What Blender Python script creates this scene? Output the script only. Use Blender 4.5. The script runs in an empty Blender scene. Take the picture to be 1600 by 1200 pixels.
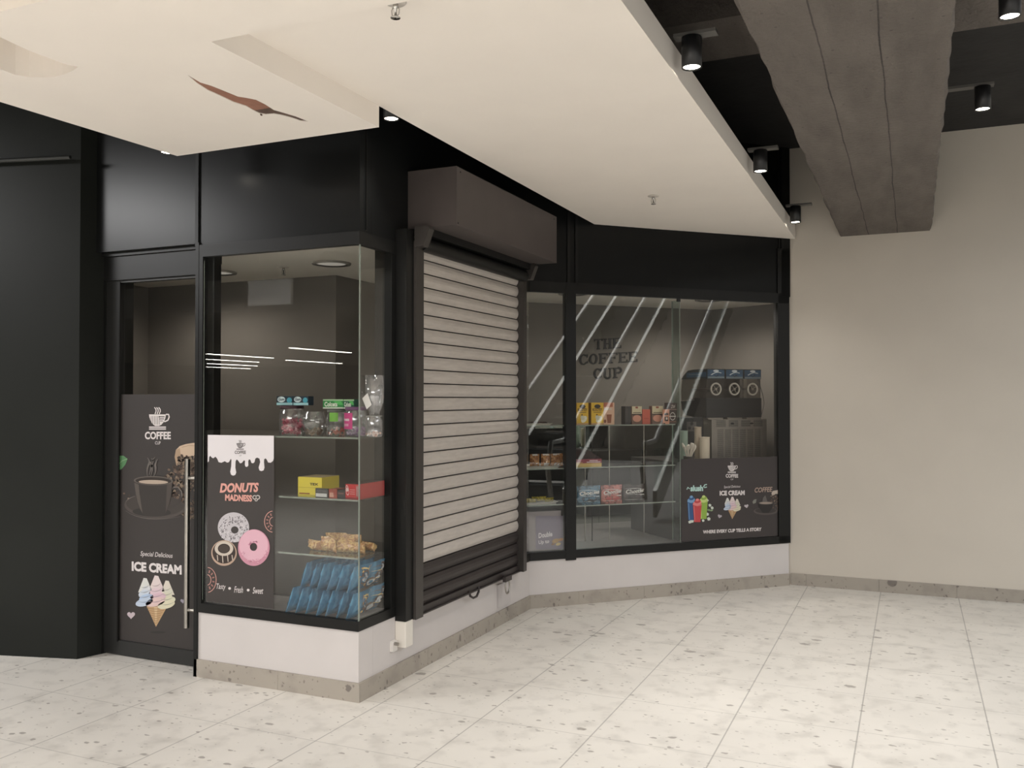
import bpy, math, random
from mathutils import Vector, Matrix
from mathutils.geometry import tessellate_polygon
random.seed(7)
SC = bpy.context.scene
COL = SC.collection
V = Vector
# ------------------------------------------------------------------ camera
FPX, HZ, CH = 1410.0, 623.0, 1.66
YAW = math.atan(625 / FPX); PIT = math.atan((HZ - 600) / FPX)
cd = bpy.data.cameras.new('camera'); cam = bpy.data.objects.new('camera', cd); COL.objects.link(cam)
cd.sensor_fit = 'HORIZONTAL'; cd.sensor_width = 36; cd.lens = 36 * FPX / 1600; cd.clip_start = .05; cd.clip_end = 200
cam.location = (0, 0, CH); cam.rotation_euler = (math.pi / 2 + PIT, 0, YAW)
SC.camera = cam
# ------------------------------------------------------------------ world, exposure
w = bpy.data.worlds.new('world'); SC.world = w; w.use_nodes = True
w.node_tree.nodes['Background'].inputs[0].default_value = (.95, .97, 1, 1)
w.node_tree.nodes['Background'].inputs[1].default_value = .5
SC.view_settings.view_transform = 'Standard'; SC.view_settings.look = 'None'
SC.view_settings.gamma = 1; SC.view_settings.use_curve_mapping = False
SC.view_settings.exposure = 1.3
# daylight falling from the open atrium on the right
ad = bpy.data.lights.new('atrium_daylight', 'AREA'); ad.shape = 'RECTANGLE'; ad.size = 6; ad.size_y = 8
ad.energy = 310; ad.color = (.96, .98, 1)
ao = bpy.data.objects.new('atrium_daylight', ad); COL.objects.link(ao)
ao.location = (7, 3, 6.5); ao.rotation_euler = (V((5.2, 3.4, 0)) - V((7, 3, 6.5))).to_track_quat('-Z', 'Y').to_euler()
# added fill over the walkway behind the camera, no fixture
md = bpy.data.lights.new('walkway_fill', 'AREA'); md.shape = 'RECTANGLE'; md.size = 5; md.size_y = 4
md.energy = 265; md.color = (1, .99, .985)
mo = bpy.data.objects.new('walkway_fill', md); COL.objects.link(mo)
mo.location = (-1.5, -3.2, 2.95); mo.rotation_euler = (0, 0, 0)

ld2 = bpy.data.lights.new('side_walkway_fill', 'AREA'); ld2.shape = 'RECTANGLE'; ld2.size = 2; ld2.size_y = 2  # added fill without a fixture, brightens the floor at left
ld2.energy = 150; ld2.color = (1, .99, .985)
lo2 = bpy.data.objects.new('side_walkway_fill', ld2); COL.objects.link(lo2); lo2.location = (-8.4, .5, 3.85)

# ------------------------------------------------------------------ projecting photo pixels onto real planes
_f = V((-math.sin(YAW) * math.cos(PIT), math.cos(YAW) * math.cos(PIT), math.sin(PIT)))
_r = V((math.cos(YAW), math.sin(YAW), 0)); _u = _r.cross(_f); CAM = V((0, 0, CH))
def ray(x, y): return _f + _r * ((x - 800) / FPX) + _u * ((600 - y) / FPX)
def onp(x, y, p, n):
    d = ray(x, y); n = V(n); return CAM + d * ((V(p) - CAM).dot(n) / d.dot(n))
def onY(x, y, Y): return onp(x, y, (0, Y, 0), (0, 1, 0))
def onX(x, y, X): return onp(x, y, (X, 0, 0), (1, 0, 0))
def onZ(x, y, Z): return onp(x, y, (0, 0, Z), (0, 0, 1))
YB, XS, YR = 4.2, -2.781, 8.408
P2 = V((XS, 6.609, 0)); P3 = V((-1.008, 8.382, 0)); S2 = math.sqrt(.5)

# ------------------------------------------------------------------ materials
MATS = {}
def lin(c): return tuple(((x / 255) / 12.92 if x / 255 <= .04045 else ((x / 255 + .055) / 1.055) ** 2.4) for x in c)
def mat(name, rgb, rough=.5, metal=0, spec=.5, noise=0, scale=8, bump=0, bscale=60, emit=0, trans=0, stretch=None, alpha=1):
    if name in MATS: return MATS[name]
    m = bpy.data.materials.new(name); m.use_nodes = True; N = m.node_tree.nodes; L = m.node_tree.links
    b = N['Principled BSDF']; c = (*lin(rgb), 1)
    b.inputs['Base Color'].default_value = c; b.inputs['Roughness'].default_value = rough
    b.inputs['Metallic'].default_value = metal; b.inputs['Specular IOR Level'].default_value = spec
    b.inputs['Alpha'].default_value = alpha
    if emit:
        b.inputs['Emission Color'].default_value = c; b.inputs['Emission Strength'].default_value = emit
    tc = N.new('ShaderNodeTexCoord'); src = tc.outputs['Object']
    if stretch:
        mp = N.new('ShaderNodeMapping'); mp.inputs['Scale'].default_value = stretch; L.new(src, mp.inputs[0]); src = mp.outputs[0]
    if noise:
        n = N.new('ShaderNodeTexNoise'); n.inputs['Scale'].default_value = scale; n.inputs['Detail'].default_value = 6
        L.new(src, n.inputs['Vector'])
        r = N.new('ShaderNodeValToRGB'); r.color_ramp.elements[0].position = .3; r.color_ramp.elements[1].position = .7
        a = lin(rgb); r.color_ramp.elements[0].color = (*[max(0, v * (1 - noise)) for v in a], 1)
        r.color_ramp.elements[1].color = (*[min(1, v * (1 + noise)) for v in a], 1)
        L.new(n.outputs['Fac'], r.inputs[0]); L.new(r.outputs[0], b.inputs['Base Color'])
    if bump:
        n2 = N.new('ShaderNodeTexNoise'); n2.inputs['Scale'].default_value = bscale; n2.inputs['Detail'].default_value = 4
        L.new(src, n2.inputs['Vector']); bp = N.new('ShaderNodeBump'); bp.inputs['Strength'].default_value = bump
        bp.inputs['Distance'].default_value = .01; L.new(n2.outputs['Fac'], bp.inputs['Height']); L.new(bp.outputs[0], b.inputs['Normal'])
    MATS[name] = m; return m
def ink(c, rough=.45):
    g_ = sum(c) / 3; c = tuple(int(x * .86 + g_ * .14) for x in c)
    return mat('ink_%d_%d_%d' % tuple(c), c, rough)
def glass(name, tint=(1, 1, 1), refl=1.0, rough=0.0, haze=0):
    if name in MATS: return MATS[name]
    m = bpy.data.materials.new(name); m.use_nodes = True; N = m.node_tree.nodes; L = m.node_tree.links
    N.clear(); out = N.new('ShaderNodeOutputMaterial'); mix = N.new('ShaderNodeMixShader')
    t = N.new('ShaderNodeBsdfTransparent'); t.inputs[0].default_value = (*tint, 1)
    g = N.new('ShaderNodeBsdfGlossy'); g.inputs['Roughness'].default_value = rough; g.inputs[0].default_value = (1, 1, 1, 1)
    geo = N.new('ShaderNodeNewGeometry'); dot = N.new('ShaderNodeVectorMath'); dot.operation = 'DOT_PRODUCT'
    L.new(geo.outputs['Incoming'], dot.inputs[0]); L.new(geo.outputs['Normal'], dot.inputs[1])
    def mth(op, a, b=None):
        n = N.new('ShaderNodeMath'); n.operation = op
        for i, q in enumerate((a, b)):
            if q is None: continue
            if isinstance(q, (int, float)): n.inputs[i].default_value = q
            else: L.new(q, n.inputs[i])
        return n.outputs[0]
    ab = mth('ABSOLUTE', dot.outputs['Value']); om = mth('SUBTRACT', 1, ab); p5 = mth('POWER', om, 5)
    k = mth('ADD', mth('MULTIPLY', p5, .95 * refl), .045 * refl)
    L.new(k, mix.inputs[0]); L.new(t.outputs[0], mix.inputs[1]); L.new(g.outputs[0], mix.inputs[2])
    last = mix.outputs[0]
    if haze:
        df = N.new('ShaderNodeBsdfDiffuse'); df.inputs[0].default_value = (.8, .8, .8, 1); m2 = N.new('ShaderNodeMixShader')
        m2.inputs[0].default_value = haze; L.new(last, m2.inputs[1]); L.new(df.outputs[0], m2.inputs[2]); last = m2.outputs[0]
    L.new(last, out.inputs[0]); MATS[name] = m; return m

BLACK = mat('black_cladding', (24, 25, 25), .28, spec=.2, noise=.08, scale=3)
BLACKG = mat('black_gloss_panel', (30, 32, 29), .42, spec=.22, noise=.1, scale=2)
FRAME = mat('black_frame', (24, 24, 23), .38, spec=.3)
WHITE = mat('soffit_paint', (238, 231, 222), .85, noise=.015, scale=3)
WALLW = mat('white_wall_paint', (206, 200, 197), .8, noise=.02, scale=4)
WALLR = mat('warm_wall_paint', (208, 200, 188), .85, noise=.03, scale=1.6, bump=.05, bscale=30)
DARKC = mat('dark_ceiling_paint', (38, 37, 36), .8, noise=.25, scale=5, bump=.3, bscale=20)
STEEL = mat('brushed_steel', (176, 172, 165), .3, metal=1, noise=.05, scale=40)
SILVER = mat('shutter_slat_paint', (200, 193, 186), .45, metal=.2, noise=.07, scale=9, stretch=(1, 1, 6))
SEAM = mat('slat_joint_shade', (34, 28, 27), .7)  # shadow of the slat interlock put into the colour of the joint faces
SHDARK = mat('shutter_dark_slat', (50, 44, 43), .42, noise=.1, scale=12)
GUIDE = mat('shutter_guide_metal', (58, 54, 51), .4, noise=.08, scale=12)
HOODM = mat('shutter_hood_metal', (76, 69, 67), .5, noise=.06, scale=6)
GLASS = glass('window_glass', (.97, .975, .965), 1.15)
GLASSI = glass('inner_glass', (.90, .95, .93), 1.2)
SHELFG = glass('shelf_glass', (.82, .9, .87), 1.5)
EDGE = mat('glass_edge', (138, 145, 136), .25, noise=.1, scale=30)
JARG = glass('clear_plastic', (.93, .93, .93), 2.6, .06, .06)
INTW = mat('shop_wall_paint', (112, 107, 100), .8, noise=.04, scale=3)
INTC = mat('shop_ceiling_paint', (236, 230, 220), .85)
INTF = mat('shop_floor', (196, 190, 182), .6, noise=.1, scale=4)
DECK = mat('display_deck_laminate', (132, 128, 126), .45, noise=.08, scale=6, stretch=(4, 1, 1))
BLK = mat('black_plastic', (26, 26, 27), .4)
LAMP = mat('lamp_glow', (255, 244, 226), .5, emit=14)

def nodes(name, rough, build, spec=.5):
    m = bpy.data.materials.new(name); m.use_nodes = True; N = m.node_tree.nodes; L = m.node_tree.links
    b = N['Principled BSDF']; b.inputs['Roughness'].default_value = rough; b.inputs['Specular IOR Level'].default_value = spec
    build(N, L, b); MATS[name] = m; return m
def mixc(N, L, fac, a, b_, blend='MIX'):
    n = N.new('ShaderNodeMix'); n.data_type = 'RGBA'; n.blend_type = blend
    for i, q in ((0, fac), (6, a), (7, b_)):
        if isinstance(q, (int, float)): n.inputs[i].default_value = q
        elif isinstance(q, tuple): n.inputs[i].default_value = (*q, 1)
        else: L.new(q, n.inputs[i])
    return n.outputs[2]
def math_(N, L, op, a, b=None, clamp=False):
    n = N.new('ShaderNodeMath'); n.operation = op; n.use_clamp = clamp
    for i, q in enumerate((a, b)):
        if q is None: continue
        if isinstance(q, (int, float)): n.inputs[i].default_value = q
        else: L.new(q, n.inputs[i])
    return n.outputs[0]
def terrazzo(base, dark, joints, tile=.6, ox=0.0, oy=0.0, flecks=.17):
    def f(N, L, b):
        tc = N.new('ShaderNodeTexCoord'); o = tc.outputs['Object']
        n1 = N.new('ShaderNodeTexNoise'); n1.inputs['Scale'].default_value = 1.6; n1.inputs['Detail'].default_value = 5; L.new(o, n1.inputs['Vector'])
        col = mixc(N, L, math_(N, L, 'MULTIPLY', n1.outputs['Fac'], 1.0), lin([x * .93 for x in base]), lin([min(255, x * 1.05) for x in base]))
        n0 = N.new('ShaderNodeTexNoise'); n0.inputs['Scale'].default_value = 7; n0.inputs['Detail'].default_value = 8; L.new(o, n0.inputs['Vector'])
        col = mixc(N, L, math_(N, L, 'MULTIPLY', math_(N, L, 'SUBTRACT', n0.outputs['Fac'], .5, True), 1.2), col, lin(dark))
        # stone chips of two sizes, warped so that they are irregular
        nw = N.new('ShaderNodeTexNoise'); nw.inputs['Scale'].default_value = 22; L.new(o, nw.inputs['Vector'])
        wv = N.new('ShaderNodeVectorMath'); wv.operation = 'MULTIPLY_ADD'; L.new(nw.outputs['Color'], wv.inputs[0]); wv.inputs[1].default_value = (.035, .035, .035); L.new(o, wv.inputs[2])
        for sc, rad, frac, amt, ang in ((8, .34, flecks, .66, .3), (17, .36, flecks * 1.3, .66, .9), (34, .36, flecks * 1.4, .5, -.5)):
            mp = N.new('ShaderNodeMapping'); mp.inputs['Scale'].default_value = (1, 1.7, 1); mp.inputs['Rotation'].default_value = (0, 0, ang)
            L.new(wv.outputs[0], mp.inputs[0])
            vo = N.new('ShaderNodeTexVoronoi'); vo.inputs['Scale'].default_value = sc; L.new(mp.outputs[0], vo.inputs['Vector'])
            sep = N.new('ShaderNodeSeparateColor'); L.new(vo.outputs['Color'], sep.inputs[0])
            pick = math_(N, L, 'LESS_THAN', sep.outputs[0], frac)
            rr = math_(N, L, 'MULTIPLY', sep.outputs[1], rad)
            inside = math_(N, L, 'MULTIPLY', math_(N, L, 'SUBTRACT', rr, vo.outputs['Distance']), 14, True)
            col = mixc(N, L, math_(N, L, 'MULTIPLY', math_(N, L, 'MULTIPLY', pick, inside), amt), col, lin(dark))
        if joints:
            sx = N.new('ShaderNodeSeparateXYZ'); L.new(o, sx.inputs[0])
            for ax, off, wd, am in ((0, ox, .0035, .55), (1, oy, .0028, .38)):
                fr = math_(N, L, 'FRACT', math_(N, L, 'DIVIDE', math_(N, L, 'SUBTRACT', sx.outputs[ax], off), tile))
                d = math_(N, L, 'ABSOLUTE', math_(N, L, 'SUBTRACT', fr, .5))
                j = math_(N, L, 'GREATER_THAN', d, .5 - wd / tile)
                col = mixc(N, L, math_(N, L, 'MULTIPLY', j, am), col, lin([x * .55 for x in base]))
        L.new(col, b.inputs['Base Color'])
    return f
FLOOR = nodes('terrazzo_floor', .42, terrazzo((218, 213, 205), (124, 117, 110), True, .6, -.257, 4.24), .35)
SKIRT = nodes('terrazzo_skirting', .5, terrazzo((166, 158, 147), (92, 84, 80), False, flecks=.4))
def conc(N, L, b):
    tc = N.new('ShaderNodeTexCoord'); o = tc.outputs['Object']
    mp = N.new('ShaderNodeMapping'); mp.inputs['Scale'].default_value = (3, .7, 2); L.new(o, mp.inputs[0])
    n = N.new('ShaderNodeTexNoise'); n.inputs['Scale'].default_value = 3; n.inputs['Detail'].default_value = 10; L.new(mp.outputs[0], n.inputs['Vector'])
    col = mixc(N, L, n.outputs['Fac'], lin((78, 72, 67)), lin((118, 111, 104)))
    v = N.new('ShaderNodeTexVoronoi'); v.inputs['Scale'].default_value = 11; L.new(o, v.inputs['Vector'])
    pit = math_(N, L, 'LESS_THAN', v.outputs['Distance'], .07)
    col = mixc(N, L, math_(N, L, 'MULTIPLY', pit, .5), col, lin((50, 46, 44)))
    nw = N.new('ShaderNodeTexNoise'); nw.inputs['Scale'].default_value = 2.2; nw.inputs['Detail'].default_value = 8; L.new(o, nw.inputs['Vector'])
    sx = N.new('ShaderNodeSeparateXYZ'); L.new(o, sx.inputs[0])
    x = math_(N, L, 'ADD', sx.outputs[0], math_(N, L, 'MULTIPLY', math_(N, L, 'SUBTRACT', nw.outputs['Fac'], .5), .028))
    H = n.outputs['Fac']
    for x0 in (-.335, -.105):
        d = math_(N, L, 'ABSOLUTE', math_(N, L, 'SUBTRACT', x, x0))
        j = math_(N, L, 'LESS_THAN', d, .0032)
        jn = math_(N, L, 'MULTIPLY', j, math_(N, L, 'ADD', nw.outputs['Fac'], .2, True))
        col = mixc(N, L, jn, col, lin((38, 35, 33))); H = math_(N, L, 'SUBTRACT', H, jn)
    L.new(col, b.inputs['Base Color'])
    n3 = N.new('ShaderNodeTexNoise'); n3.inputs['Scale'].default_value = 40; n3.inputs['Detail'].default_value = 8; L.new(o, n3.inputs['Vector'])
    bp = N.new('ShaderNodeBump'); bp.inputs['Strength'].default_value = .8; bp.inputs['Distance'].default_value = .03
    L.new(math_(N, L, 'ADD', H, math_(N, L, 'MULTIPLY', n3.outputs['Fac'], .5)), bp.inputs['Height']); L.new(bp.outputs[0], b.inputs['Normal'])
CONC = nodes('board_marked_concrete', .9, conc)

# ------------------------------------------------------------------ mesh builder
class F:                                     # local frame: a along u, b along w (inwards), c up
    def __init__(s, o=(0, 0, 0), u=(1, 0, 0), w=(0, 1, 0)): s.o = V(o); s.u = V(u); s.w = V(w)
    def __call__(s, a, b, c): return s.o + s.u * a + s.w * b + V((0, 0, c))
    def at(s, a, b, c, rot=0):
        u = s.u * math.cos(rot) + s.w * math.sin(rot); w_ = s.w * math.cos(rot) - s.u * math.sin(rot)
        return F(s(a, b, c), u, w_)
W0 = F()
FD = F(P2, (S2, S2, 0), (-S2, S2, 0))        # diagonal shop window
FB = F((0, YB, 0), (1, 0, 0), (0, 1, 0))     # bay window front
class MB:
    def __init__(s): s.v = []; s.f = []; s.m = []; s.ml = []; s.sm = []
    def mi(s, m):
        if m not in s.ml: s.ml.append(m)
        return s.ml.index(m)
    def add(s, vs, fs, m, smooth=False):
        k = len(s.v); s.v += [tuple(x) for x in vs]; i = s.mi(m)
        for f_ in fs: s.f.append(tuple(k + q for q in f_)); s.m.append(i); s.sm.append(smooth)
        return s
    def box(s, a0, a1, b0, b1, c0, c1, m, fr=W0, bev=0):
        vs = [fr(a, b, c) for c in (c0, c1) for b in (b0, b1) for a in (a0, a1)]
        return s.add(vs, [(0, 2, 3, 1), (4, 5, 7, 6), (0, 1, 5, 4), (2, 6, 7, 3), (0, 4, 6, 2), (1, 3, 7, 5)], m)
    def prism(s, pts, z0, z1, m, fr=W0, holes=(), msides=None):
        loops = [list(pts)] + [list(h) for h in holes]; flat = [p for l in loops for p in l]
        tri = tessellate_polygon([[V((p[0], p[1], 0)) for p in l] for l in loops])
        n = len(flat); vs = [fr(p[0], p[1], z0) for p in flat] + [fr(p[0], p[1], z1) for p in flat]
        s.add(vs, [tuple(t) for t in tri] + [tuple(n + q for q in t) for t in tri], m)
        k = 0
        for l in loops:
            q = len(l); base = []
            for i in range(q):
                a, b = k + i, k + (i + 1) % q; base.append((a, b, n + b, n + a))
            s.add(vs, base, msides or m); k += q
        return s
    def tube(s, pts, r, m, n=10, caps=True, smooth=True):
        pts = [V(p) for p in pts]; rs = r if isinstance(r, (list, tuple)) else [r] * len(pts); vs = []
        up = None
        for i, p in enumerate(pts):
            t = (pts[min(i + 1, len(pts) - 1)] - pts[max(i - 1, 0)]).normalized()
            if up is None: up = V((0, 0, 1)) if abs(t.z) < .9 else V((1, 0, 0))
            x = up.cross(t).normalized(); y = t.cross(x); up = y
            vs += [p + (x * math.cos(2 * math.pi * j / n) + y * math.sin(2 * math.pi * j / n)) * rs[i] for j in range(n)]
        fs = [(i * n + j, i * n + (j + 1) % n, (i + 1) * n + (j + 1) % n, (i + 1) * n + j) for i in range(len(pts) - 1) for j in range(n)]
        s.add(vs, fs, m, smooth)
        if caps: s.add(vs, [tuple(range(n))[::-1], tuple(range((len(pts) - 1) * n, len(pts) * n))], m)
        return s
    def lathe(s, prof, c, m, n=24, fr=W0, smooth=True, caps=True):
        vs = [fr.at(*c)(r * math.cos(2 * math.pi * j / n), r * math.sin(2 * math.pi * j / n), z) for r, z in prof for j in range(n)]
        fs = [(i * n + j, i * n + (j + 1) % n, (i + 1) * n + (j + 1) % n, (i + 1) * n + j) for i in range(len(prof) - 1) for j in range(n)]
        s.add(vs, fs, m, smooth)
        if caps: s.add(vs, [tuple(range(n))[::-1], tuple(range((len(prof) - 1) * n, len(prof) * n))], m)
        return s
    def build(s, name, parent=None, bevel=0, label=None, cat=None, group=None, kind=None, origin=None):
        me = bpy.data.meshes.new(name); org = V((0, 0, 0))
        if origin is not None: org = V(origin)
        me.from_pydata([tuple(V(v) - org) for v in s.v], [], s.f)
        for m in s.ml: me.materials.append(m)
        for p, i, q in zip(me.polygons, s.m, s.sm): p.material_index = i; p.use_smooth = q
        me.update()
        o = bpy.data.objects.new(name, me); COL.objects.link(o); o.location = org
        if parent:
            o.parent = parent; o.location = org - (parent.location if parent.type == 'EMPTY' or True else V())
            o.location = org - parent.get('_org', parent.location) if False else org - wloc(parent)
        if bevel:
            b = o.modifiers.new('bevel', 'BEVEL'); b.width = bevel; b.segments = 2; b.limit_method = 'ANGLE'
        return tag(o, label, cat, group, kind)
def wloc(o):
    l = V(o.location)
    while o.parent: o = o.parent; l += V(o.location)
    return l
def tag(o, label=None, cat=None, group=None, kind=None):
    if label: o['label'] = label
    if cat: o['category'] = cat
    if group: o['group'] = group
    if kind: o['kind'] = kind
    return o
def thing(name, loc, label, cat, group=None, kind=None):
    o = bpy.data.objects.new(name, None); COL.objects.link(o); o.location = loc; o.empty_display_size = .05
    return tag(o, label, cat, group, kind)
def copy_tree(o, parent=None):
    c = o.copy(); COL.objects.link(c); c.parent = parent
    for ch in list(o.children): copy_tree(ch, c)
    return c

# ------------------------------------------------------------------ flat printed art on a real surface
_tc = {}
def glyphs(txt, shear, fat):
    k = (txt, shear, fat)
    if k in _tc: return _tc[k]
    cu = bpy.data.curves.new('t', 'FONT'); cu.body = txt; cu.shear = shear; cu.offset = fat; cu.resolution_u = 3
    o = bpy.data.objects.new('t', cu); COL.objects.link(o)
    me = bpy.data.meshes.new_from_object(o.evaluated_get(bpy.context.evaluated_depsgraph_get()))
    bpy.data.objects.remove(o); bpy.data.curves.remove(cu)
    vs = [(v.co.x, v.co.y) for v in me.vertices]; fs = [tuple(p.vertices) for p in me.polygons]; bpy.data.meshes.remove(me)
    x0 = min(v[0] for v in vs); x1 = max(v[0] for v in vs); y0 = min(v[1] for v in vs); y1 = max(v[1] for v in vs)
    vs = [((x - x0) / (x1 - x0), (y - y0) / (y1 - y0)) for x, y in vs]
    _tc[k] = (vs, fs); return _tc[k]
class Art:
    def __init__(s, mb, to3, nrm, eps=.0006): s.mb = mb; s.to3 = to3; s.n = V(nrm); s.e = eps
    def P(s, x, y, l): return s.to3(x, y) + s.n * (s.e * l)
    def poly(s, pts, c, l=1):
        m = c if not isinstance(c, tuple) else ink(c)
        tri = tessellate_polygon([[V((p[0], p[1], 0)) for p in pts]])
        s.mb.add([s.P(x, y, l) for x, y in pts], [tuple(t) for t in tri], m)
    def rect(s, x0, y0, x1, y1, c, l=1): s.poly([(x0, y0), (x1, y0), (x1, y1), (x0, y1)], c, l)
    def ell(s, cx, cy, rx, ry, c, l=1, rot=0, n=20, hole=0, hx=0, hy=0):
        C, S = math.cos(rot), math.sin(rot)
        pt = lambda k, a, ox=0, oy=0: (cx + ox + k * (rx * math.cos(a) * C - ry * math.sin(a) * S), cy + oy + k * (rx * math.cos(a) * S + ry * math.sin(a) * C))
        A = [2 * math.pi * i / n for i in range(n)]
        if not hole: s.poly([pt(1, a) for a in A], c, l); return
        m = c if not isinstance(c, tuple) else ink(c)
        vs = [s.P(*pt(1, a), l) for a in A] + [s.P(*pt(hole, a, hx, hy), l) for a in A]
        s.mb.add(vs, [(i, (i + 1) % n, n + (i + 1) % n, n + i) for i in range(n)], m)
    def stroke(s, pts, w_, c, l=1, taper=False):
        m = c if not isinstance(c, tuple) else ink(c); vs = []; N_ = len(pts)
        for i, (x, y) in enumerate(pts):
            a = pts[max(i - 1, 0)]; b = pts[min(i + 1, N_ - 1)]; dx, dy = b[0] - a[0], b[1] - a[1]; q = math.hypot(dx, dy) or 1
            ww = w_ / 2 * ((1 - abs(2 * i / (N_ - 1) - 1) * .8) if taper else 1)
            vs += [s.P(x - dy / q * ww, y + dx / q * ww, l), s.P(x + dy / q * ww, y - dx / q * ww, l)]
        s.mb.add(vs, [(2 * i, 2 * i + 1, 2 * i + 3, 2 * i + 2) for i in range(N_ - 1)], m)
    def text(s, t, x0, y0, x1, y1, h, c, l=2, shear=0, fat=0.0, arc=0):
        """baseline from (x0,y0) to (x1,y1) in art units, height h (up = -y)"""
        m = c if not isinstance(c, tuple) else ink(c); vs, fs = glyphs(t, shear, fat)
        s.mb.add([s.P(x0 + (x1 - x0) * u, y0 + (y1 - y0) * u - h * v - arc * 4 * u * (1 - u), l) for u, v in vs], fs, m)
def carton(fr, w_, d, h, col, name, label, cat, group=None, art=None, side=None, top=None, tilt=0, parent=None, ret=False):
    """box whose front-left-bottom corner is fr origin; art(Art) in 0..1 x 0..1 (y down)"""
    mb = MB(); mb.box(0, w_, 0, d, 0, h, ink(col), fr)
    if side: Art(mb, lambda x, y: fr(0, d * (1 - x), h * (1 - y)), -fr.u).rect(0, 0, 1, 1, side, 1)
    if side: Art(mb, lambda x, y: fr(w_, d * x, h * (1 - y)), fr.u).rect(0, 0, 1, 1, side, 1)
    if top: Art(mb, lambda x, y: fr(w_ * x, d * y, h), (0, 0, 1)).rect(0, 0, 1, 1, top, 1)
    if art: art(Art(mb, lambda x, y: fr(w_ * x, 0, h * (1 - y)), -fr.w))
    return mb.build(name, parent, label=label, cat=cat, group=group, origin=fr.o)

# ================================================================== THE SETTING
mb = MB(); mb.add([(-34, -30, 0), (14, -30, 0), (14, 12, 0), (-34, 12, 0)], [(0, 1, 2, 3)], FLOOR); mb.build('floor', kind='structure')
# soffit ceiling: the near slab is lower, with a shallow recess towards the diagonal window
ZL, ZH = 2.985, 3.09
crack_up = [(293, 117), (313, 129), (330, 134), (345, 140), (372, 151), (385, 153), (400, 156), (414, 163), (428, 172), (442, 176), (462, 182), (482, 190)]
crack_dn = [(470, 189), (455, 184), (440, 180), (428, 178), (415, 179), (405, 177), (395, 172), (385, 166), (366, 160), (345, 150), (325, 141), (308, 130)]
crk = [tuple(onZ(x, y, ZL)[:2]) for x, y in crack_up + crack_dn]
hole = [tuple(onZ(x, y, ZL)[:2]) for x, y in ((0, 58), (45, 79), (95, 98), (108, 102), (122, 104), (116, 109), (108, 113), (98, 117), (85, 120), (66, 121), (45, 120.5), (24, 117), (0, 108))]
ha = V((*hole[0], 0)); hb = V((*hole[-1], 0))
hole = hole + [(hb.x - .07, hb.y - .2)]
mb = MB()
low = [(-3.66, 3.745), (-2.37, 3.745), (-2.37, 2.59), (-.945, 2.59), (-.945, -5.0), (-4.6, -5.0), (-3.86, 0)]
mb.prism(low, ZL, ZL + .16, WHITE, holes=[crk, hole, [(-3.55, 1.25), (-2.45, 1.25), (-2.45, 2.095), (-3.55, 2.095)]])
mb.box(-3.56, -2.44, 1.24, 2.63, ZL + .161, ZL + .17, WHITE)
mb.prism([(-2.372, 2.4), (-2.372, 7.035), (-.945, 8.40), (-.945, 2.4)], ZH, 3.215, WHITE)
mb.build('ceiling', kind='structure')
mb = MB()  # plasterboard seen in the tear
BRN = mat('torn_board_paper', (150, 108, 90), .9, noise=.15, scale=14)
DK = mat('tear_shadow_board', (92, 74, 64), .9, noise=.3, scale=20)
x0 = min(p[0] for p in crk) - .03; x1 = max(p[0] for p in crk) + .03
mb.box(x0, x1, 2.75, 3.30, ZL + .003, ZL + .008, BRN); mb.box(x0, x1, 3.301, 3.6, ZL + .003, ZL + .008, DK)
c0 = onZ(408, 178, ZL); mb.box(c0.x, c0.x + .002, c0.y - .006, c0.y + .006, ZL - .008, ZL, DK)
mb.build('trim_1', kind='structure')
# black painted slab high above
mb = MB(); mb.box(-34, 3.2, -5, 12, 3.91, 4.05, DARKC)
mb.box(-2.6, -.573, 4.85, 5.44, 3.70, 3.92, CONC)
mb.box(.158, 3.2, 4.9, 5.45, 3.66, 3.92, CONC)
mb.build('ceiling', kind='structure')
mb = MB(); mb.box(-34, 3.2, -5.06, -5.01, 3.3, 4.05, MATS['walkway_ceiling'] if 'walkway_ceiling' in MATS else mat('walkway_ceiling', (150, 145, 138), .9)); mb.box(-34, 3, -30, -5.061, 3.35, 3.5, mat('walkway_ceiling', (150, 145, 138), .9)); mb.build('ceiling', kind='structure')
mb = MB(); mb.box(-34.2, -34, -30, 12, 0, 4, ink((92, 88, 84))); mb.box(14, 14.2, -30, 12, 0, 6.5, ink((118, 108, 98))); mb.box(-34, 12, -30.3, -30, 0, 3.5, mat('far_wall', (92, 88, 84), .9, noise=.3, scale=.6)); mb.build('wall_back', kind='structure')
# concrete beam with ragged arrises
mb = MB(); n = 90; vs = []
for i in range(n + 1):
    y = -4 + (8.408 + 4) * i / n
    j = lambda k: random.uniform(-k, k)
    vs += [(-.573 + j(.012), y, 3.92), (-.573 + j(.007), y, 3.10), (-.562 + j(.008), y, 3.085), (-.2, y, 3.085), (.148 + j(.008), y, 3.085), (.158 + j(.007), y, 3.10), (.158 + j(.01), y, 3.92)]
fs = [(i * 7 + k, i * 7 + k + 1, i * 7 + k + 8, i * 7 + k + 7) for i in range(n) for k in range(6)]
mb.add(vs, fs, CONC); mb.build('ceiling_beam', kind='structure')
mb = MB(); mb.box(-1.025, 5, YR, YR + .15, 0, 3.93, WALLR); mb.build('wall_right', kind='structure')
# angled black panel at far left and its return to the door
d = V((-5.405 + 4.878, 4.02 - 4.16, 0)).normalized(); a = V((-4.878, 4.16, 0)); far = a + d * 5
mb = MB(); mb.prism([(a.x, a.y), (far.x, far.y), (far.x, far.y + .3), (-4.93, 4.55), (-4.826, 4.55), (-4.826, 4.335)], 0, 3.93, BLACKG); mb.build('wall_left', kind='structure')
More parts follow.
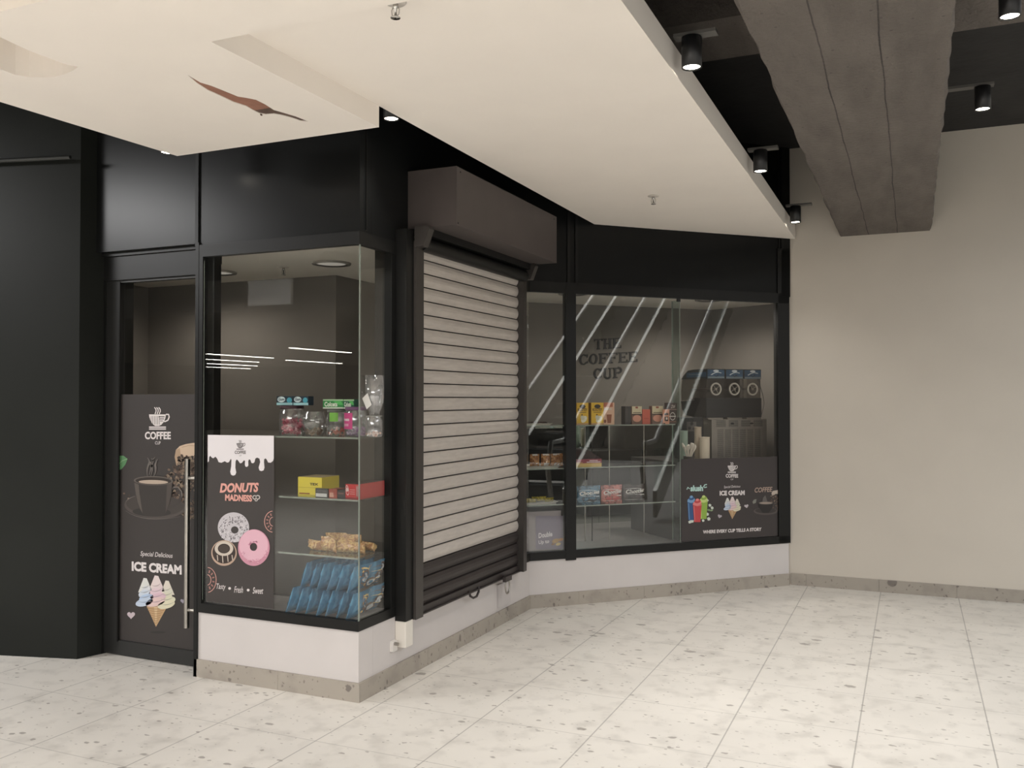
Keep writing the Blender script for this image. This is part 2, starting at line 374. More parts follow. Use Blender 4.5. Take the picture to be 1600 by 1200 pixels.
# cladding over the windows
mb = MB(); BX0 = -3.936
mb.box(BX0, XS, YB, YB + .12, 2.585, 3.93, BLACK)                       # over bay
mb.box(BX0 - .012, BX0 + .012, YB - .012, YB + .1, 2.57, 3.93, FRAME)
mb.box(-4.93, BX0, 4.26, 4.4, 2.61, 3.93, BLACK)                        # over door
mb.build('wall_front', kind='structure')
mb = MB()
mb.box(XS - .12, XS, YB + .121, 4.6, 2.585, 3.93, BLACK)
mb.box(XS - .12, XS, 4.6, 6.56, 2.5, 3.93, BLACK)
mb.box(XS - .004, XS + .008, 4.255, 4.262, 2.6, 3.93, FRAME)
mb.build('wall_side', kind='structure')
mb = MB(); mb.box(-.05, 2.52, .0, .12, 2.6, 3.93, BLACK, FD)
mb.box(.33, .355, -.012, 0, 2.57, 3.93, FRAME, FD); mb.box(.40, .425, -.012, 0, 2.57, 3.93, FRAME, FD)
mb.box(2.40, 2.415, -.01, 0, 2.57, 3.93, FRAME, FD)
mb.box(2.425, 2.52, -.012, 0.0, 2.57, 3.93, FRAME, FD)
mb.build('wall_corner', kind='structure')
# white low walls
mb = MB(); mb.box(BX0, XS, YB, YB + .14, 0, .398, WALLW); mb.build('wall_low_front', kind='structure')
mb = MB(); mb.box(XS - .14, XS, YB + .141, 6.609, 0, .398, WALLW); mb.build('wall_low_side', kind='structure')
mb = MB(); mb.box(.0, 2.5, .0, .14, 0, .398, WALLW, FD); mb.build('wall_low_corner', kind='structure')
# skirting
def skirt(name, a0, a1, fr, step=1.2, off=.3):
    mb = MB(); x = a0; t = off
    while x < a1 - .001:
        e = min(a1, x + t); mb.box(x + .0008, e - .0008, -.014, 0, 0, .104, SKIRT, fr); x = e; t = step
    mb.build(name, kind='structure')
skirt('baseboard_front', BX0, XS + .014, FB, off=.62)
skirt('baseboard_side', .0, 2.42, F((XS, YB, 0), (0, 1, 0), (-1, 0, 0)), off=.75)
skirt('baseboard_corner', .006, 2.49, FD, .6, .42)
skirt('baseboard_right', -1.0, 5, F((0, YR, 0)), .6, .13)
# ------------------------------------------------------------------ shop interior shell
mb = MB(); q = -1.0
mb.box(-6.3, -5.9, 4.3, 11, 0, 2.62, INTW)
mb.box(-5.9, -4.0, 5.72, 11, 0, 2.62, INTW)
mb.build('wall_shop_left', kind='structure')
mb = MB(); mb.box(-2.2, 2.7, 1.5, 1.6, 0, 2.62, INTW, FD); 
a = FD(2.7, 1.5, 0); b = V((-1.2, 9.18, 0)); c = V((-.99, 9.05, 0))
mb.prism([(a.x, a.y), (b.x, b.y), (c.x, c.y), (c.x, c.y + .6), (a.x, a.y + .3)], 0, 2.62, INTW)
mb.box(-1.13, -1.0, 8.50, 9.2, 0, 2.62, INTW)
mb.build('wall_shop_back', kind='structure')
mb = MB(); mb.prism([(-6.0, 4.42), (-2.79, 4.22), (-2.79, 6.61), (-1.02, 8.42), (-1.02, 11.3), (-6.3, 11.3)], 2.6, 2.64, INTC)
mb.build('ceiling_shop', kind='structure')
# display decks
mb = MB(); mb.box(BX0, XS - .01, YB + .02, 4.58, .40, .432, DECK); mb.box(BX0, XS - .15, 4.58, 4.62, 0, .432, mat('deck_back_laminate', (60, 57, 54), .6)); mb.build('trim_2', kind='structure')
mb = MB(); mb.prism([(XS - .02, 6.38), (XS - .02, 6.605), (P2.x, P2.y + .02), (FD(2.48, .02, 0).x, FD(2.48, .02, 0).y), (FD(2.40, 1.5, 0).x, FD(2.40, 1.5, 0).y), (FD(-1.2, 1.5, 0).x, FD(-1.2, 1.5, 0).y), (-3.9, 6.38)], .40, .436, DECK); mb.build('trim_3', kind='structure')
# ------------------------------------------------------------------ window 1: the bay
G1, G0, ZT = .398, .44, 2.57
mb = MB()
mb.box(BX0 - .005, XS + .006, YB - .012, YB + .03, .385, .44, FRAME)                    # sill
mb.box(BX0 - .005, XS + .006, YB - .012, YB + .03, 2.512, 2.585, FRAME)
mb.box(BX0 - .005, BX0 + .05, YB - .012, YB + .06, .44, 2.512, FRAME); mb.box(BX0 - .005, BX0 + .02, YB - .014, YB + .14, 0, 2.6, FRAME)
mb.box(BX0 + .05, BX0 + .10, YB + .03, YB + .09, .44, 2.512, FRAME)
mb.box(XS - .03, XS + .006, YB + .03, 4.58, .385, .44, FRAME); mb.box(XS - .03, XS + .006, YB + .03, 4.58, 2.512, 2.585, FRAME)
mb.box(XS - .06, XS + .004, 4.53, 4.58, .44, 2.512, FRAME); mb.box(XS - .125, XS - .061, 4.55, 4.60, .40, 2.6, FRAME)
win1 = mb.build('window_1', kind='structure')
mb = MB(); mb.box(BX0 + .05, XS, YB + .002, YB + .008, .44, 2.512, GLASS); mb.build('glass_pane', win1)
mb = MB(); mb.box(XS - .008, XS - .002, YB + .009, 4.53, .44, 2.512, GLASS); mb.build('glass_pane', win1)
mb = MB(); mb.box(XS - .004, XS + .001, YB + .0, YB + .0085, .44, 2.52, EDGE); mb.box(BX0 + .046, BX0 + .052, YB - .001, YB + .001, .46, 2.49, EDGE); mb.build('glass_edge', win1)
# ------------------------------------------------------------------ window 2: the corner and diagonal window
mb = MB(); 
fs_ = F((XS, 0, 0), (0, 1, 0), (-1, 0, 0))
for z0, z1 in ((.375, .44), (2.512, 2.6)):
    mb.box(6.37, 6.609, -.012, .03, z0, z1, FRAME, fs_); mb.box(-.005, 2.51, -.012, .03, z0, z1, FRAME, FD)
mb.box(6.37, 6.40, -.01, .03, .44, 2.512, FRAME, fs_)
mb.box(.315, .405, -.014, .05, .36, 2.6, FRAME, FD)
mb.box(2.385, 2.51, -.012, .05, .385, 3.0, FRAME, FD)
win2 = mb.build('window_2', kind='structure')
mb = MB(); mb.box(6.40, 6.606, .002, .008, .44, 2.512, GLASS, fs_); mb.build('glass_pane', win2)
mb = MB(); mb.box(.0, .315, .002, .008, .44, 2.512, GLASS, FD); mb.build('glass_pane', win2)
mb = MB(); mb.box(.405, 1.383, .002, .008, .44, 2.512, GLASS, FD); mb.build('glass_pane', win2)
mb = MB(); mb.box(1.387, 2.385, .002, .008, .44, 2.512, GLASS, FD); mb.build('glass_pane', win2)
mb = MB(); mb.box(1.383, 1.387, .0, .009, .44, 2.512, EDGE, FD); mb.box(1.36, 1.39, -.004, .012, 2.485, 2.515, BLK, FD); mb.build('glass_joint', win2)
# glass fin behind the joint
mb = MB(); mb.box(1.374, 1.382, .012, .11, .45, 2.50, glass('green_glass', (.80, .88, .85), 1.3), FD); mb.box(1.372, 1.384, .11, .112, .45, 2.5, EDGE, FD)
mb.build('glass_divider', label='upright greenish glass divider between the snack shelves and the slush machine', cat='glass panel')

# ------------------------------------------------------------------ door
DY = 4.328
mb = MB(); mb.box(-4.935, -4.83, DY - .02, DY + .08, 0, 2.61, FRAME); mb.box(-4.83, BX0, DY - .02, DY + .08, 2.50, 2.61, FRAME); mb.box(-4.93, BX0, DY - .035, DY - .02, 2.585, 2.625, FRAME)
mb.box(-4.83, BX0 - .03, DY - .02, DY + .06, 2.43, 2.5, FRAME)
door = mb.build('door_1', kind='structure')
mb = MB(); fr = mat('door_leaf_black', (35, 35, 34), .4)
mb.box(-4.83, -4.715, DY, DY + .05, .006, 2.43, fr); mb.box(-4.055, BX0 - .02, DY, DY + .05, .006, 2.43, fr)
mb.box(-4.715, -4.055, DY, DY + .05, .006, .098, fr); mb.box(-4.715, -4.055, DY, DY + .05, 2.415, 2.43, fr)
mb.box(-4.715, -4.705, DY - .006, DY, .09, 2.42, FRAME); mb.box(-4.06, -4.05, DY - .006, DY, .09, 2.42, FRAME)
leaf = mb.build('door_leaf', door)
mb = MB(); mb.box(-4.715, -4.055, DY + .012, DY + .018, .098, 2.415, GLASS); mb.build('glass_pane', door)
mb = MB(); hy = DY - .075; hx = onY(292.5, 800, hy).x
mb.tube([(hx, hy, .262), (hx, hy, 1.292)], .0165, STEEL, 20)
for z in (.372, 1.176): mb.tube([(hx, hy, z), (hx + .05, hy + .004, z), (hx + .095, DY + .001, z)], .012, STEEL, 14)
mb.build('door_handle', door)

# ------------------------------------------------------------------ roller shutter
sh = thing('roller_shutter', (XS, 5.5, .36), 'closed silver slatted roller shutter with dark bottom slats between two windows', 'roller shutter')
XC = -2.745; y0, y1 = 4.755, 6.30
def slats(z0, z1, n, m, name):
    mb = MB(); ph = (z1 - z0) / n; prof = []
    for k in range(n):
        for t, dx in ((0, -.012), (.05, -.003), (.10, -.002), (.16, .002), (.3, .009), (.5, .0125), (.7, .011), (.84, .006), (.9, .004), (.93, .0045), (.97, -.003), (.985, -.012)):
            prof.append((XC + dx, z0 + ph * (k + t)))
    prof.append((XC - .012, z1))
    vs = [(x, y, z) for y in (y0, y1) for x, z in prof]; n_ = len(prof)
    fs = [(i, n_ + i, n_ + i + 1, i + 1) for i in range(n_ - 1)]
    mb.add(vs, [f_ for i, f_ in enumerate(fs) if i % 12 not in (0, 10, 11)], m, False)
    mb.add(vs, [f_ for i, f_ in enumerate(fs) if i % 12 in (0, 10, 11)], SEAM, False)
    return mb.build(name, sh)
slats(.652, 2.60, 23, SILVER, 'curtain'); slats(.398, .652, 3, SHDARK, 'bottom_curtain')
mb = MB(); mb.box(XC - .02, XC + .014, y0, y1, .352, .398, SHDARK); mb.box(XC + .014, XC + .03, y0 + .01, y1, .352, .36, SHDARK)
mb.build('bottom_rail', sh)
mb = MB(); hp = onX(740, 908, XC + .02)
mb.tube([(XC + .02, hp.y - .07, .37), (XC + .025, hp.y - .06, .335), (XC + .028, hp.y - .02, .315), (XC + .028, hp.y + .03, .315), (XC + .025, hp.y + .07, .34), (XC + .02, hp.y + .08, .37)], .008, SHDARK, 8); mb.build('pull_handle', sh)
mb = MB(); mb.box(XS, -2.708, 4.58, 4.665, .358, 2.66, FRAME); mb.box(XS, -2.69, 4.667, 4.755, .352, 2.60, GUIDE); mb.build('guide_rail', sh)
mb = MB(); mb.box(XS, -2.69, 6.285, 6.345, .352, 2.60, GUIDE); mb.box(XS, -2.72, 6.345, 6.368, .352, 2.6, FRAME); mb.build('guide_rail', sh)
mb = MB(); mb.box(XS, -2.45, 4.72, 6.36, 2.685, 3.035, HOODM); hood = mb.build('hood', sh)
for y, z in ((4.77, 3.01), (6.31, 3.01), (4.74, 2.70)):
    mb = MB(); mb.tube([(-2.452, y, z), (-2.447, y, z)], .006, BLK, 8); mb.build('screw', hood)
mb = MB(); mb.tube([(-2.70, 4.74, 2.595), (-2.70, 6.32, 2.595)], .045, FRAME, 16); mb.box(XS, -2.64, 4.72, 6.36, 2.64, 2.684, FRAME); mb.build('lintel_roll', sh)
for ya in (4.66, 6.30):
    mb = MB()
    pr = [(-2.61, 2.685), (-2.60, 2.665), (-2.64, 2.565), (-2.70, 2.565), (-2.70, 2.685)]; k = len(pr)
    mb.add([(x, y, z) for y in (ya, ya + .06) for x, z in pr], [tuple(range(k)), tuple(range(k, 2 * k))[::-1]] + [(i, k + i, k + (i + 1) % k, (i + 1) % k) for i in range(k)], GUIDE); mb.build('hood_bracket', sh)
# white trunking under the left guide, with bell point
mb = MB(); mb.box(XS, -2.708, 4.58, 4.665, .205, .357, mat('white_trunking', (224, 218, 208), .5)); mb.build('cable_trunking', label='white plastic trunking stub on the low wall below the left shutter guide', cat='cable trunking', bevel=.004)
mb = MB(); p = onX(612, 1003, XS); mb.box(XS, XS + .02, p.y - .02, p.y + .03, .19, .25, mat('white_plastic', (225, 220, 214), .4)); mb.tube([(XS + .02, p.y, .235), (XS + .045, p.y, .235)], .01, STEEL, 10); mb.build('wall_socket', label='small white socket fitting beside the trunking stub near the floor', cat='socket')
# padlock and hasp at the right end of the shutter
pl = onX(791, 900, XC + .04)
lk = thing('padlock', (XC + .05, pl.y, .27), 'silver ring padlock hanging at the right end of the shutter bottom rail', 'padlock')
mb = MB(); yy = pl.y; ring = [(XC + .05, yy + .035 * math.cos(a), .30 + .055 * math.sin(a)) for a in [i * math.pi / 8 for i in range(17)]]
mb.tube(ring, .006, STEEL, 8); mb.build('shackle', lk)
mb = MB(); mb.box(XC + .033, XC + .06, yy - .05, yy + .06, .335, .375, SHDARK); mb.build('hasp', lk, bevel=.003)
mb = MB(); wy = onX(787, 915, XS).y; mb.box(XS, XS + .012, wy - .12, wy + .10, .13, .30, mat('wall_plate_paint', (196, 190, 188), .6)); mb.build('wall_plate', label='painted plate on the low wall under the padlock', cat='wall plate')
# conduit high on the left wall
p0 = V((-6.4, 3.70, 3.22)); mb = MB()
mb.tube([p0, V((-5.6, 3.92, 3.2)), V((-4.9, 4.1, 3.2))], .013, mat('grey_conduit', (52, 53, 50), .5), 10); mb.build('conduit', label='grey conduit running along the dark wall at top left', cat='pipe')

# ------------------------------------------------------------------ cylinder spotlights
def spotlamp(x, y, z, arm, label, group='black cylinder spotlights', power=44, aim=(0, 0, -1)):
    t = thing('ceiling_spotlight', (x, y, z), label, 'spotlight', group)
    mb = MB(); n = 24
    mb.lathe([(.001, .135), (.040, .135), (.044, .131), (.044, .0), (.038, .0), (.036, .012), (.001, .012)], (x, y, z), BLK, n, caps=False); mb.build('housing', t)
    mb = MB(); mb.lathe([(.0005, .006), (.037, .006)], (x, y, z), LAMP, n, caps=False); mb.build('lens', t)
    if arm:
        mb = MB(); mb.box(arm[0], arm[1], y - .03, y + .03, z + .135, z + .15, mat('bracket_metal', (90, 88, 84), .5)); mb.build('bracket', t)
    else:
        mb = MB(); mb.tube([(x, y, z + .13), (x, y, 3.91)], .006, BLK, 8); mb.build('stem', t)
    ld = bpy.data.lights.new('spot', 'SPOT'); ld.energy = power; ld.spot_size = math.radians(95); ld.spot_blend = .9; ld.shadow_soft_size = .035; ld.color = (1, .97, .93)
    lo = bpy.data.objects.new('spot', ld); COL.objects.link(lo); lo.parent = t; lo.location = (0, 0, -.004)
    lo.rotation_euler = V(aim).to_track_quat('-Z', 'Y').to_euler()
spotlamp(-.87, 3.90, 3.105, (-.945, -.76), 'black cylinder spotlight on the soffit edge nearest the camera')
spotlamp(-.87, 5.85, 3.10, (-.945, -.76), 'black cylinder spotlight midway along the soffit edge')
spotlamp(-.87, 7.74, 3.115, (-.945, -.74), 'black cylinder spotlight by the soffit tip against the pale wall', power=10)
spotlamp(.40, 4.44, 3.32, (.16, .46), 'black cylinder spotlight cut by the top right corner, right of the beam', power=18)
spotlamp(.39, 5.93, 3.355, (.16, .45), 'black cylinder spotlight right of the concrete beam above the pale wall', power=22)
spotlamp(-2.58, 4.20, 3.18, None, 'lit round spotlight in the gap beside the ceiling step', power=9)
spotlamp(-3.84, 3.86, 3.05, None, 'lit round spotlight over the bay window head at left', power=9)
# smoke/sprinkler heads
def sprinkler(px, py, z, label, s=1.0):
    p = onZ(px, py, z); t = thing('sprinkler', p, label, 'sprinkler', None)
    ch = mat('chrome', (200, 198, 194), .2, metal=1)
    mb = MB(); mb.lathe([(.001, 0), (.04 * s, 0), (.036 * s, -.006), (.014 * s, -.008), (.001, -.008)], p, mat('sprinkler_plate', (205, 198, 190), .4), 20, caps=False); mb.build('plate', t)
    mb = MB(); mb.lathe([(.001, -.008), (.010, -.008), (.010, -.022), (.006, -.024), (.005, -.05), (.001, -.05)], p, ch, 14, caps=False)
    for k in (-1, 1): mb.tube([p + V((.010 * k, 0, -.018)), p + V((.016 * k, 0, -.03)), p + V((.014 * k, 0, -.046)), p + V((0, 0, -.056))], .0022, ch, 6)
    mb.build('frame', t)
    mb = MB(); mb.lathe([(.001, -.056), (.018, -.057), (.018, -.059), (.001, -.059)], p, ch, 14, caps=False); mb.build('deflector', t)
sprinkler(618, 3, ZH, 'chrome sprinkler head on the soffit at the top edge of the photo')
sprinkler(1021, 306, ZH, 'small sprinkler head on the soffit over the diagonal window')
sprinkler(443, 417, 2.6, 'sprinkler head on the shop ceiling seen through the bay window')
# ring downlights in the shop
def ring(px, py, label, on):
    p = onZ(px, py, 2.6); t = thing('ring_downlight', p, label, 'downlight', 'recessed downlights in the shop')
    mb = MB(); mb.lathe([(.10, 0), (.135, 0), (.132, -.012), (.104, -.012)], p, mat('downlight_rim', (150, 145, 138), .4), 32, caps=False); mb.build('rim', t)
    mb = MB(); mb.lathe([(.001, -.004), (.104, -.004)], p, mat('downlight_diffuser', (220, 214, 204), .5, emit=.12), 32, caps=False); mb.build('diffuser', t)
ring(518, 411, 'round recessed downlight in the shop ceiling right of the sprinkler', 1)
ring(341, 425, 'round recessed downlight in the shop ceiling cut by the left window frame', 1)
for q_, (x, y, pw_) in enumerate(((onZ(518, 411, 2.6).x, onZ(518, 411, 2.6).y, 2.6), (onZ(341, 425, 2.6).x, onZ(341, 425, 2.6).y, 3), (-2.75, 7.55, 5), (-1.75, 8.55, 26), (-5.1, 5.1, 13))):
    sd = bpy.data.lights.new('downlight_bulb', 'SPOT'); sd.energy = pw_; sd.color = (1, .92, .84); sd.spot_size = math.radians(165); sd.spot_blend = .6; sd.shadow_soft_size = .09
    so = bpy.data.objects.new('downlight_bulb', sd); COL.objects.link(so); so.location = (x, y, 2.58)
    if q_ > 1:  # added lamps with rims, put in to brighten the shop interior
        t = thing('ring_downlight', (x, y, 2.58), ('added unseen downlight over the diagonal window display, %s' % 'left' if q_ == 2 else 'recessed downlight over the diagonal window display, right') if q_ < 4 else 'added unseen downlight inside the shop just behind the door', 'downlight', 'recessed downlights in the shop')
        mb = MB(); mb.lathe([(.10, .018), (.135, .018), (.132, .006), (.104, .006)], (x, y, 2.58), MATS['downlight_rim'], 32, caps=False); mb.build('rim', t)

# ================================================================== POSTERS
PW = (222, 214, 212); PD = (56, 50, 48)
def bez(p0, p1, p2, n=8): return [((1 - t) ** 2 * p0[0] + 2 * t * (1 - t) * p1[0] + t * t * p2[0], (1 - t) ** 2 * p0[1] + 2 * t * (1 - t) * p1[1] + t * t * p2[1]) for t in [i / n for i in range(n + 1)]]
def logo(A, cx, cy, k, c, bg, l=2, cup=True):
    T = lambda pts: [(cx + x * k, cy + y * k) for x, y in pts]
    bowl = [(-13.5, -8), (13, -8), (12, -2), (10, 3), (6, 8), (2, 10), (-4, 10), (-8, 7), (-11, 2), (-13, -4)]
    A.poly(T(bowl), c, l)
    A.stroke(T([(13, -8), (17, -8), (18, -4), (16, 1), (12, 3), (10, 3)]), 2.0 * k, c, l)
    for i in range(6): A.rect(cx + (-10.5 + i * 2.6) * k, cy - 5.5 * k, cx + (-9.8 + i * 2.6) * k, cy + (5 if i in (0,) else 8) * k, bg, l + 1)
    A.rect(cx + 1.5 * k, cy - 5 * k, cx + 11 * k, cy - 3.6 * k, bg, l + 2); A.rect(cx + 3 * k, cy - 1.5 * k, cx + 10 * k, cy - .3 * k, bg, l + 2); A.rect(cx + 4 * k, cy + 1.8 * k, cx + 8.5 * k, cy + 2.8 * k, bg, l + 2)
    A.rect(cx - 13.5 * k, cy + 11 * k, cx + 13 * k, cy + 12.8 * k, c, l); A.rect(cx - 13.5 * k, cy + 14 * k, cx + 13 * k, cy + 15.8 * k, c, l)
    for dx in (-3, 0.3, 3.6): A.stroke(T([(dx - 2, -19), (dx + .3, -16), (dx + .6, -13), (dx - .6, -10), (dx - 1, -8.5)]), 1.5 * k, c, l)
    A.text('COFFEE', cx - 20 * k, cy + 31 * k, cx + 20.5 * k, cy + 31 * k, 12 * k, c, l, fat=.035)
    if cup: A.text('CUP', cx - 4 * k, cy + 39 * k, cx + 4.5 * k, cy + 39 * k, 5 * k, c, l)
def cone(A, cx, top, k, l=2):
    """soft ice in a wafer cone, k = px scale; height about 82k"""
    def swirl(x, y, w_, h_, cols):
        n = len(cols)
        A.poly([(x - w_ * .12, y), (x + w_ * .1, y + h_ * .02), (x + w_ * .5, y + h_ * .55), (x - w_ * .5, y + h_ * .55)], cols[0], l)
        for i, c in enumerate(cols):
            t = i / (n - 1); ww = w_ * (.20 + .42 * t); yy = y + h_ * (.30 + .62 * t)
            A.ell(x + (.08 * w_ if i % 2 else -.06 * w_), yy, ww, h_ * .15, c, l + 1 + i, rot=-.25)
        for i in range(n - 1):
            t = (i + .5) / (n - 1); yy = y + h_ * (.2 + .74 * t); ww = w_ * (.26 + .3 * t)
            A.stroke(bez((x - ww, yy + h_ * .04), (x, yy + h_ * .14), (x + ww, yy - h_ * .04)), 1.3 * k, tuple(int(q * .78) for q in cols[i]), l + 1 + n, taper=True)
    A.poly([(cx - 19 * k, top + 40 * k), (cx + 21 * k, top + 44 * k), (cx + 0 * k, top + 82 * k)], (196, 158, 112), l)
    A.poly([(cx - 4 * k, top + 42 * k), (cx + 3 * k, top + 42 * k), (cx + 0 * k, top + 80 * k)], (216, 184, 140), l + 1)
    for i in range(9):
        t = i / 9; y = top + (44 + 34 * t) * k; hw = 20 * (1 - t) * k * .95
        A.stroke(bez((cx - hw, y), (cx, y + 4 * k), (cx + hw, y)), .9 * k, (160, 120, 78), l + 2)
    swirl(cx - 17 * k, top + 4 * k, 23 * k, 42 * k, [(214, 214, 208), (206, 208, 214), (196, 206, 220), (170, 192, 222), (186, 200, 220)])
    swirl(cx + 18 * k, top + 8 * k, 23 * k, 42 * k, [(216, 208, 192), (212, 208, 190), (212, 208, 182), (214, 210, 180), (218, 210, 178)])
    swirl(cx + 1 * k, top, 26 * k, 46 * k, [(222, 206, 202), (220, 200, 202), (220, 192, 200), (216, 180, 192), (222, 190, 186)])
def heart(A, x, y, r, c, l=2, rot=0):
    pts = []
    for i in range(22):
        t = 2 * math.pi * i / 22; px = 16 * math.sin(t) ** 3; py = -(13 * math.cos(t) - 5 * math.cos(2 * t) - 2 * math.cos(3 * t) - math.cos(4 * t))
        px, py = px * math.cos(rot) - py * math.sin(rot), px * math.sin(rot) + py * math.cos(rot); pts.append((x + px * r / 16, y + py * r / 16))
    A.poly(pts, c, l)
rnd = random.Random(3)
# ---- door poster
DP = lambda x, y: onY(x, y, DY + .0105)
mb = MB(); A = Art(mb, DP, (0, -1, 0), .0004)
def quadplane(A, c, x0, x1, z0, z1, Y): A.mb.add([(x0, Y, z0), (x1, Y, z0), (x1, Y, z1), (x0, Y, z1)], [(0, 1, 2, 3)], ink(c))
quadplane(A, PD, -4.705, -4.058, .10, 1.688, DY + .0105)
logo(A, 246.5, 655.5, 1.0, PW, PD)
# leaf
A.poly([(186, 712), (193, 712), (199.5, 717), (196, 726), (190, 733), (185.5, 735)], (86, 138, 88), 2); A.stroke([(185, 726), (191, 720), (199, 717)], .8, (150, 180, 140), 3); A.stroke([(186, 722), (190, 727)], .5, (130, 170, 120), 3)
# sack of beans
A.poly([(275, 703), (281, 697), (290, 694), (302, 692), (309, 692), (309, 716), (301, 712), (290, 714), (283, 722), (276, 728), (273, 714)], (206, 178, 148), 2)
A.poly([(275, 703), (281, 700), (283, 712), (279, 724), (276, 728), (273, 714)], (176, 146, 116), 3); A.stroke([(284, 699), (296, 696), (308, 697)], .8, (170, 142, 116), 3)
def beans(x, y, r, l):
    c = rnd.choice([(98, 78, 64), (74, 58, 48), (126, 102, 84), (150, 128, 106)])
    a = rnd.uniform(0, 3.1); A.ell(x, y, r, r * .72, c, l, a, 10); A.stroke([(x - math.cos(a) * r * .8, y - math.sin(a) * r * .8), (x + math.cos(a) * r * .8, y + math.sin(a) * r * .8)], r * .22, (36, 28, 25), l + 1)
for i in range(330):
    u = rnd.random(); y = 712 + u * 98; xl = 283 - max(0, (y - 716)) * 1.05 if y < 750 else 250 + (y - 750) * .62
    if y < 722: xl = 279
    x = rnd.uniform(max(xl, 247), 308.5)
    beans(x, y, rnd.uniform(2.0, 3.1), 3 + (i % 3) * 2)
for x, y in ((194, 771), (202, 774), (201, 779)): beans(x, y, 1.8, 3)
# saucer, cup
A.ell(243, 791, 48, 19, (78, 70, 66), 10, .06, 40); A.ell(243, 789, 45, 16.5, (64, 57, 53), 11, .06, 40); A.ell(238, 800, 30, 7, (46, 41, 39), 12, .03, 30)
A.stroke(bez((197, 798), (225, 818), (283, 807)), 1.2, (110, 102, 96), 12, True); A.stroke(bez((197, 784), (202, 778), (212, 775)), 1.0, (120, 110, 103), 12, True)
A.stroke([(270, 763), (277, 762), (283, 767), (284, 777), (279, 787), (270, 792), (263, 793)], 4.4, (62, 55, 52), 13); A.stroke([(272, 761), (279, 761), (285, 768), (285.5, 776)], 1, (140, 130, 122), 14)
cup = [(210.5, 752), (212, 768), (214.5, 782), (219, 794), (224, 803), (229, 806), (255, 806), (260, 802), (265, 790), (269, 775), (271, 753)]
A.poly(cup, (52, 46, 43), 14)
A.poly([(211, 754), (213, 770), (216, 784), (220, 795), (224, 802), (222, 790), (219, 770), (218, 757)], (88, 79, 73), 15)
A.poly([(262, 757), (270, 754), (268, 775), (264, 790), (260, 801)], (74, 66, 61), 15)
A.ell(241, 751, 30.8, 7.2, (96, 87, 81), 16, .02, 36); A.ell(241, 751.3, 28, 5.8, (48, 38, 33), 17, .02, 36); A.ell(241, 753, 23, 3.2, (178, 158, 140), 18, .02, 30)
STM = mat('printed_steam', (104, 98, 93), .6)
for pts in ([(231, 744), (229, 732), (234, 724), (231, 715)], [(236, 744), (241, 733), (236, 725), (243, 714)], [(241, 744), (246, 736), (243, 727), (247, 717)], [(234, 742), (237, 730), (239, 722), (237, 716)]): A.stroke(bez(pts[0], pts[1], pts[2]) + bez(pts[2], (pts[2][0] + 1, pts[2][1] - 4), pts[3])[1:], 3.2, STM, 9, True)
A.text('Special Delicious', 219.5, 870.5, 270, 874, 9.5, PW, 3, shear=.25, fat=.004)
A.text('ICE CREAM', 206, 892, 284, 898, 15, PW, 3, fat=.05)
cone(A, 244, 899, .98, 3); heart(A, 205, 961, 6.2, (196, 178, 184), 3); heart(A, 286, 939, 4, (150, 144, 158), 3)
A.ell(247, 988, 12, 1.8, (42, 38, 36), 2)
mb.build('door_poster', origin=(-4.38, DY + .0105, .1), label='tall dark coffee and ice cream poster on the lower door glass', cat='poster')
# ---- bay poster (donuts)
BP = lambda x, y: onY(x, y, YB + .0012)
mb = MB(); A = Art(mb, BP, (0, -1, 0), .0004); quadplane(A, (62, 56, 54), -3.852, -3.36, .452, 1.443, YB + .0012)
k = 120 / 1108
drip = [(44, 88), (998, 100), (996, 430), (985, 465), (950, 490), (915, 485), (895, 445), (878, 425), (858, 440), (855, 480), (862, 560), (850, 598), (820, 610), (790, 600), (778, 560), (800, 480), (790, 430), (755, 415), (730, 430), (718, 480), (700, 497), (675, 492), (660, 450), (640, 440), (628, 465), (630, 530), (610, 550), (588, 545), (580, 520), (582, 460), (565, 455), (535, 492), (510, 498), (480, 455), (460, 442), (445, 470), (442, 560), (455, 630), (440, 665), (410, 676), (380, 662), (368, 620), (382, 540), (386, 450), (378, 430), (350, 480), (325, 488), (290, 468), (240, 490), (200, 480), (180, 430), (155, 402), (125, 425), (105, 418), (80, 388), (65, 410), (60, 470), (44, 482)]
A.poly([(320 + x * k, 670 + y * k) for x, y in drip], (226, 220, 222), 2)
logo(A, 375.5, 696, .43, (92, 84, 82), (226, 220, 222), 3)
sal = (226, 158, 144)
A.text('DONUTS', 343.5, 770, 404.5, 769, 15, sal, 3, shear=.2, fat=.045); A.text('MADNESS', 352, 782.5, 394, 784, 10.5, sal, 3, fat=.045)
A.ell(398, 777, 3.4, 3.4, (200, 192, 188), 3, hole=.6); A.ell(403, 777, 3.6, 3.6, (200, 192, 188), 3, hole=.6); A.ell(400.5, 781, 2.4, 2.4, (200, 192, 188), 4, hole=.5)
A.ell(365, 824, 24.5, 23.5, (196, 190, 194), 3, 0, 36, hole=.24, hx=2, hy=4)
for i in range(190):
    a = rnd.uniform(0, 6.28); r = rnd.uniform(.38, .97); x = 365 + 24 * r * math.cos(a); y = 825 + 22.5 * r * math.sin(a); b = rnd.uniform(0, 3)
    A.stroke([(x, y), (x + 2.2 * math.cos(b), y + 2.2 * math.sin(b))], .9, rnd.choice([(96, 88, 92), (120, 112, 118), (222, 216, 220), (82, 74, 78)]), 4)
A.ell(350.5, 864, 20, 20, (190, 160, 138), 6, 0, 36); A.ell(350.5, 863, 18, 17.5, (58, 44, 38), 7, 0, 36)
A.ell(350.5, 857, 14.5, 11.5, (206, 192, 176), 8, 0, 30, hole=.66); A.ell(350.5, 857, 8, 6, (70, 58, 52), 8)
for x in (340, 348, 356, 363): A.stroke([(x, 867), (x + 1, 880 - abs(x - 350) * .4)], 1.3, (206, 192, 176), 8)
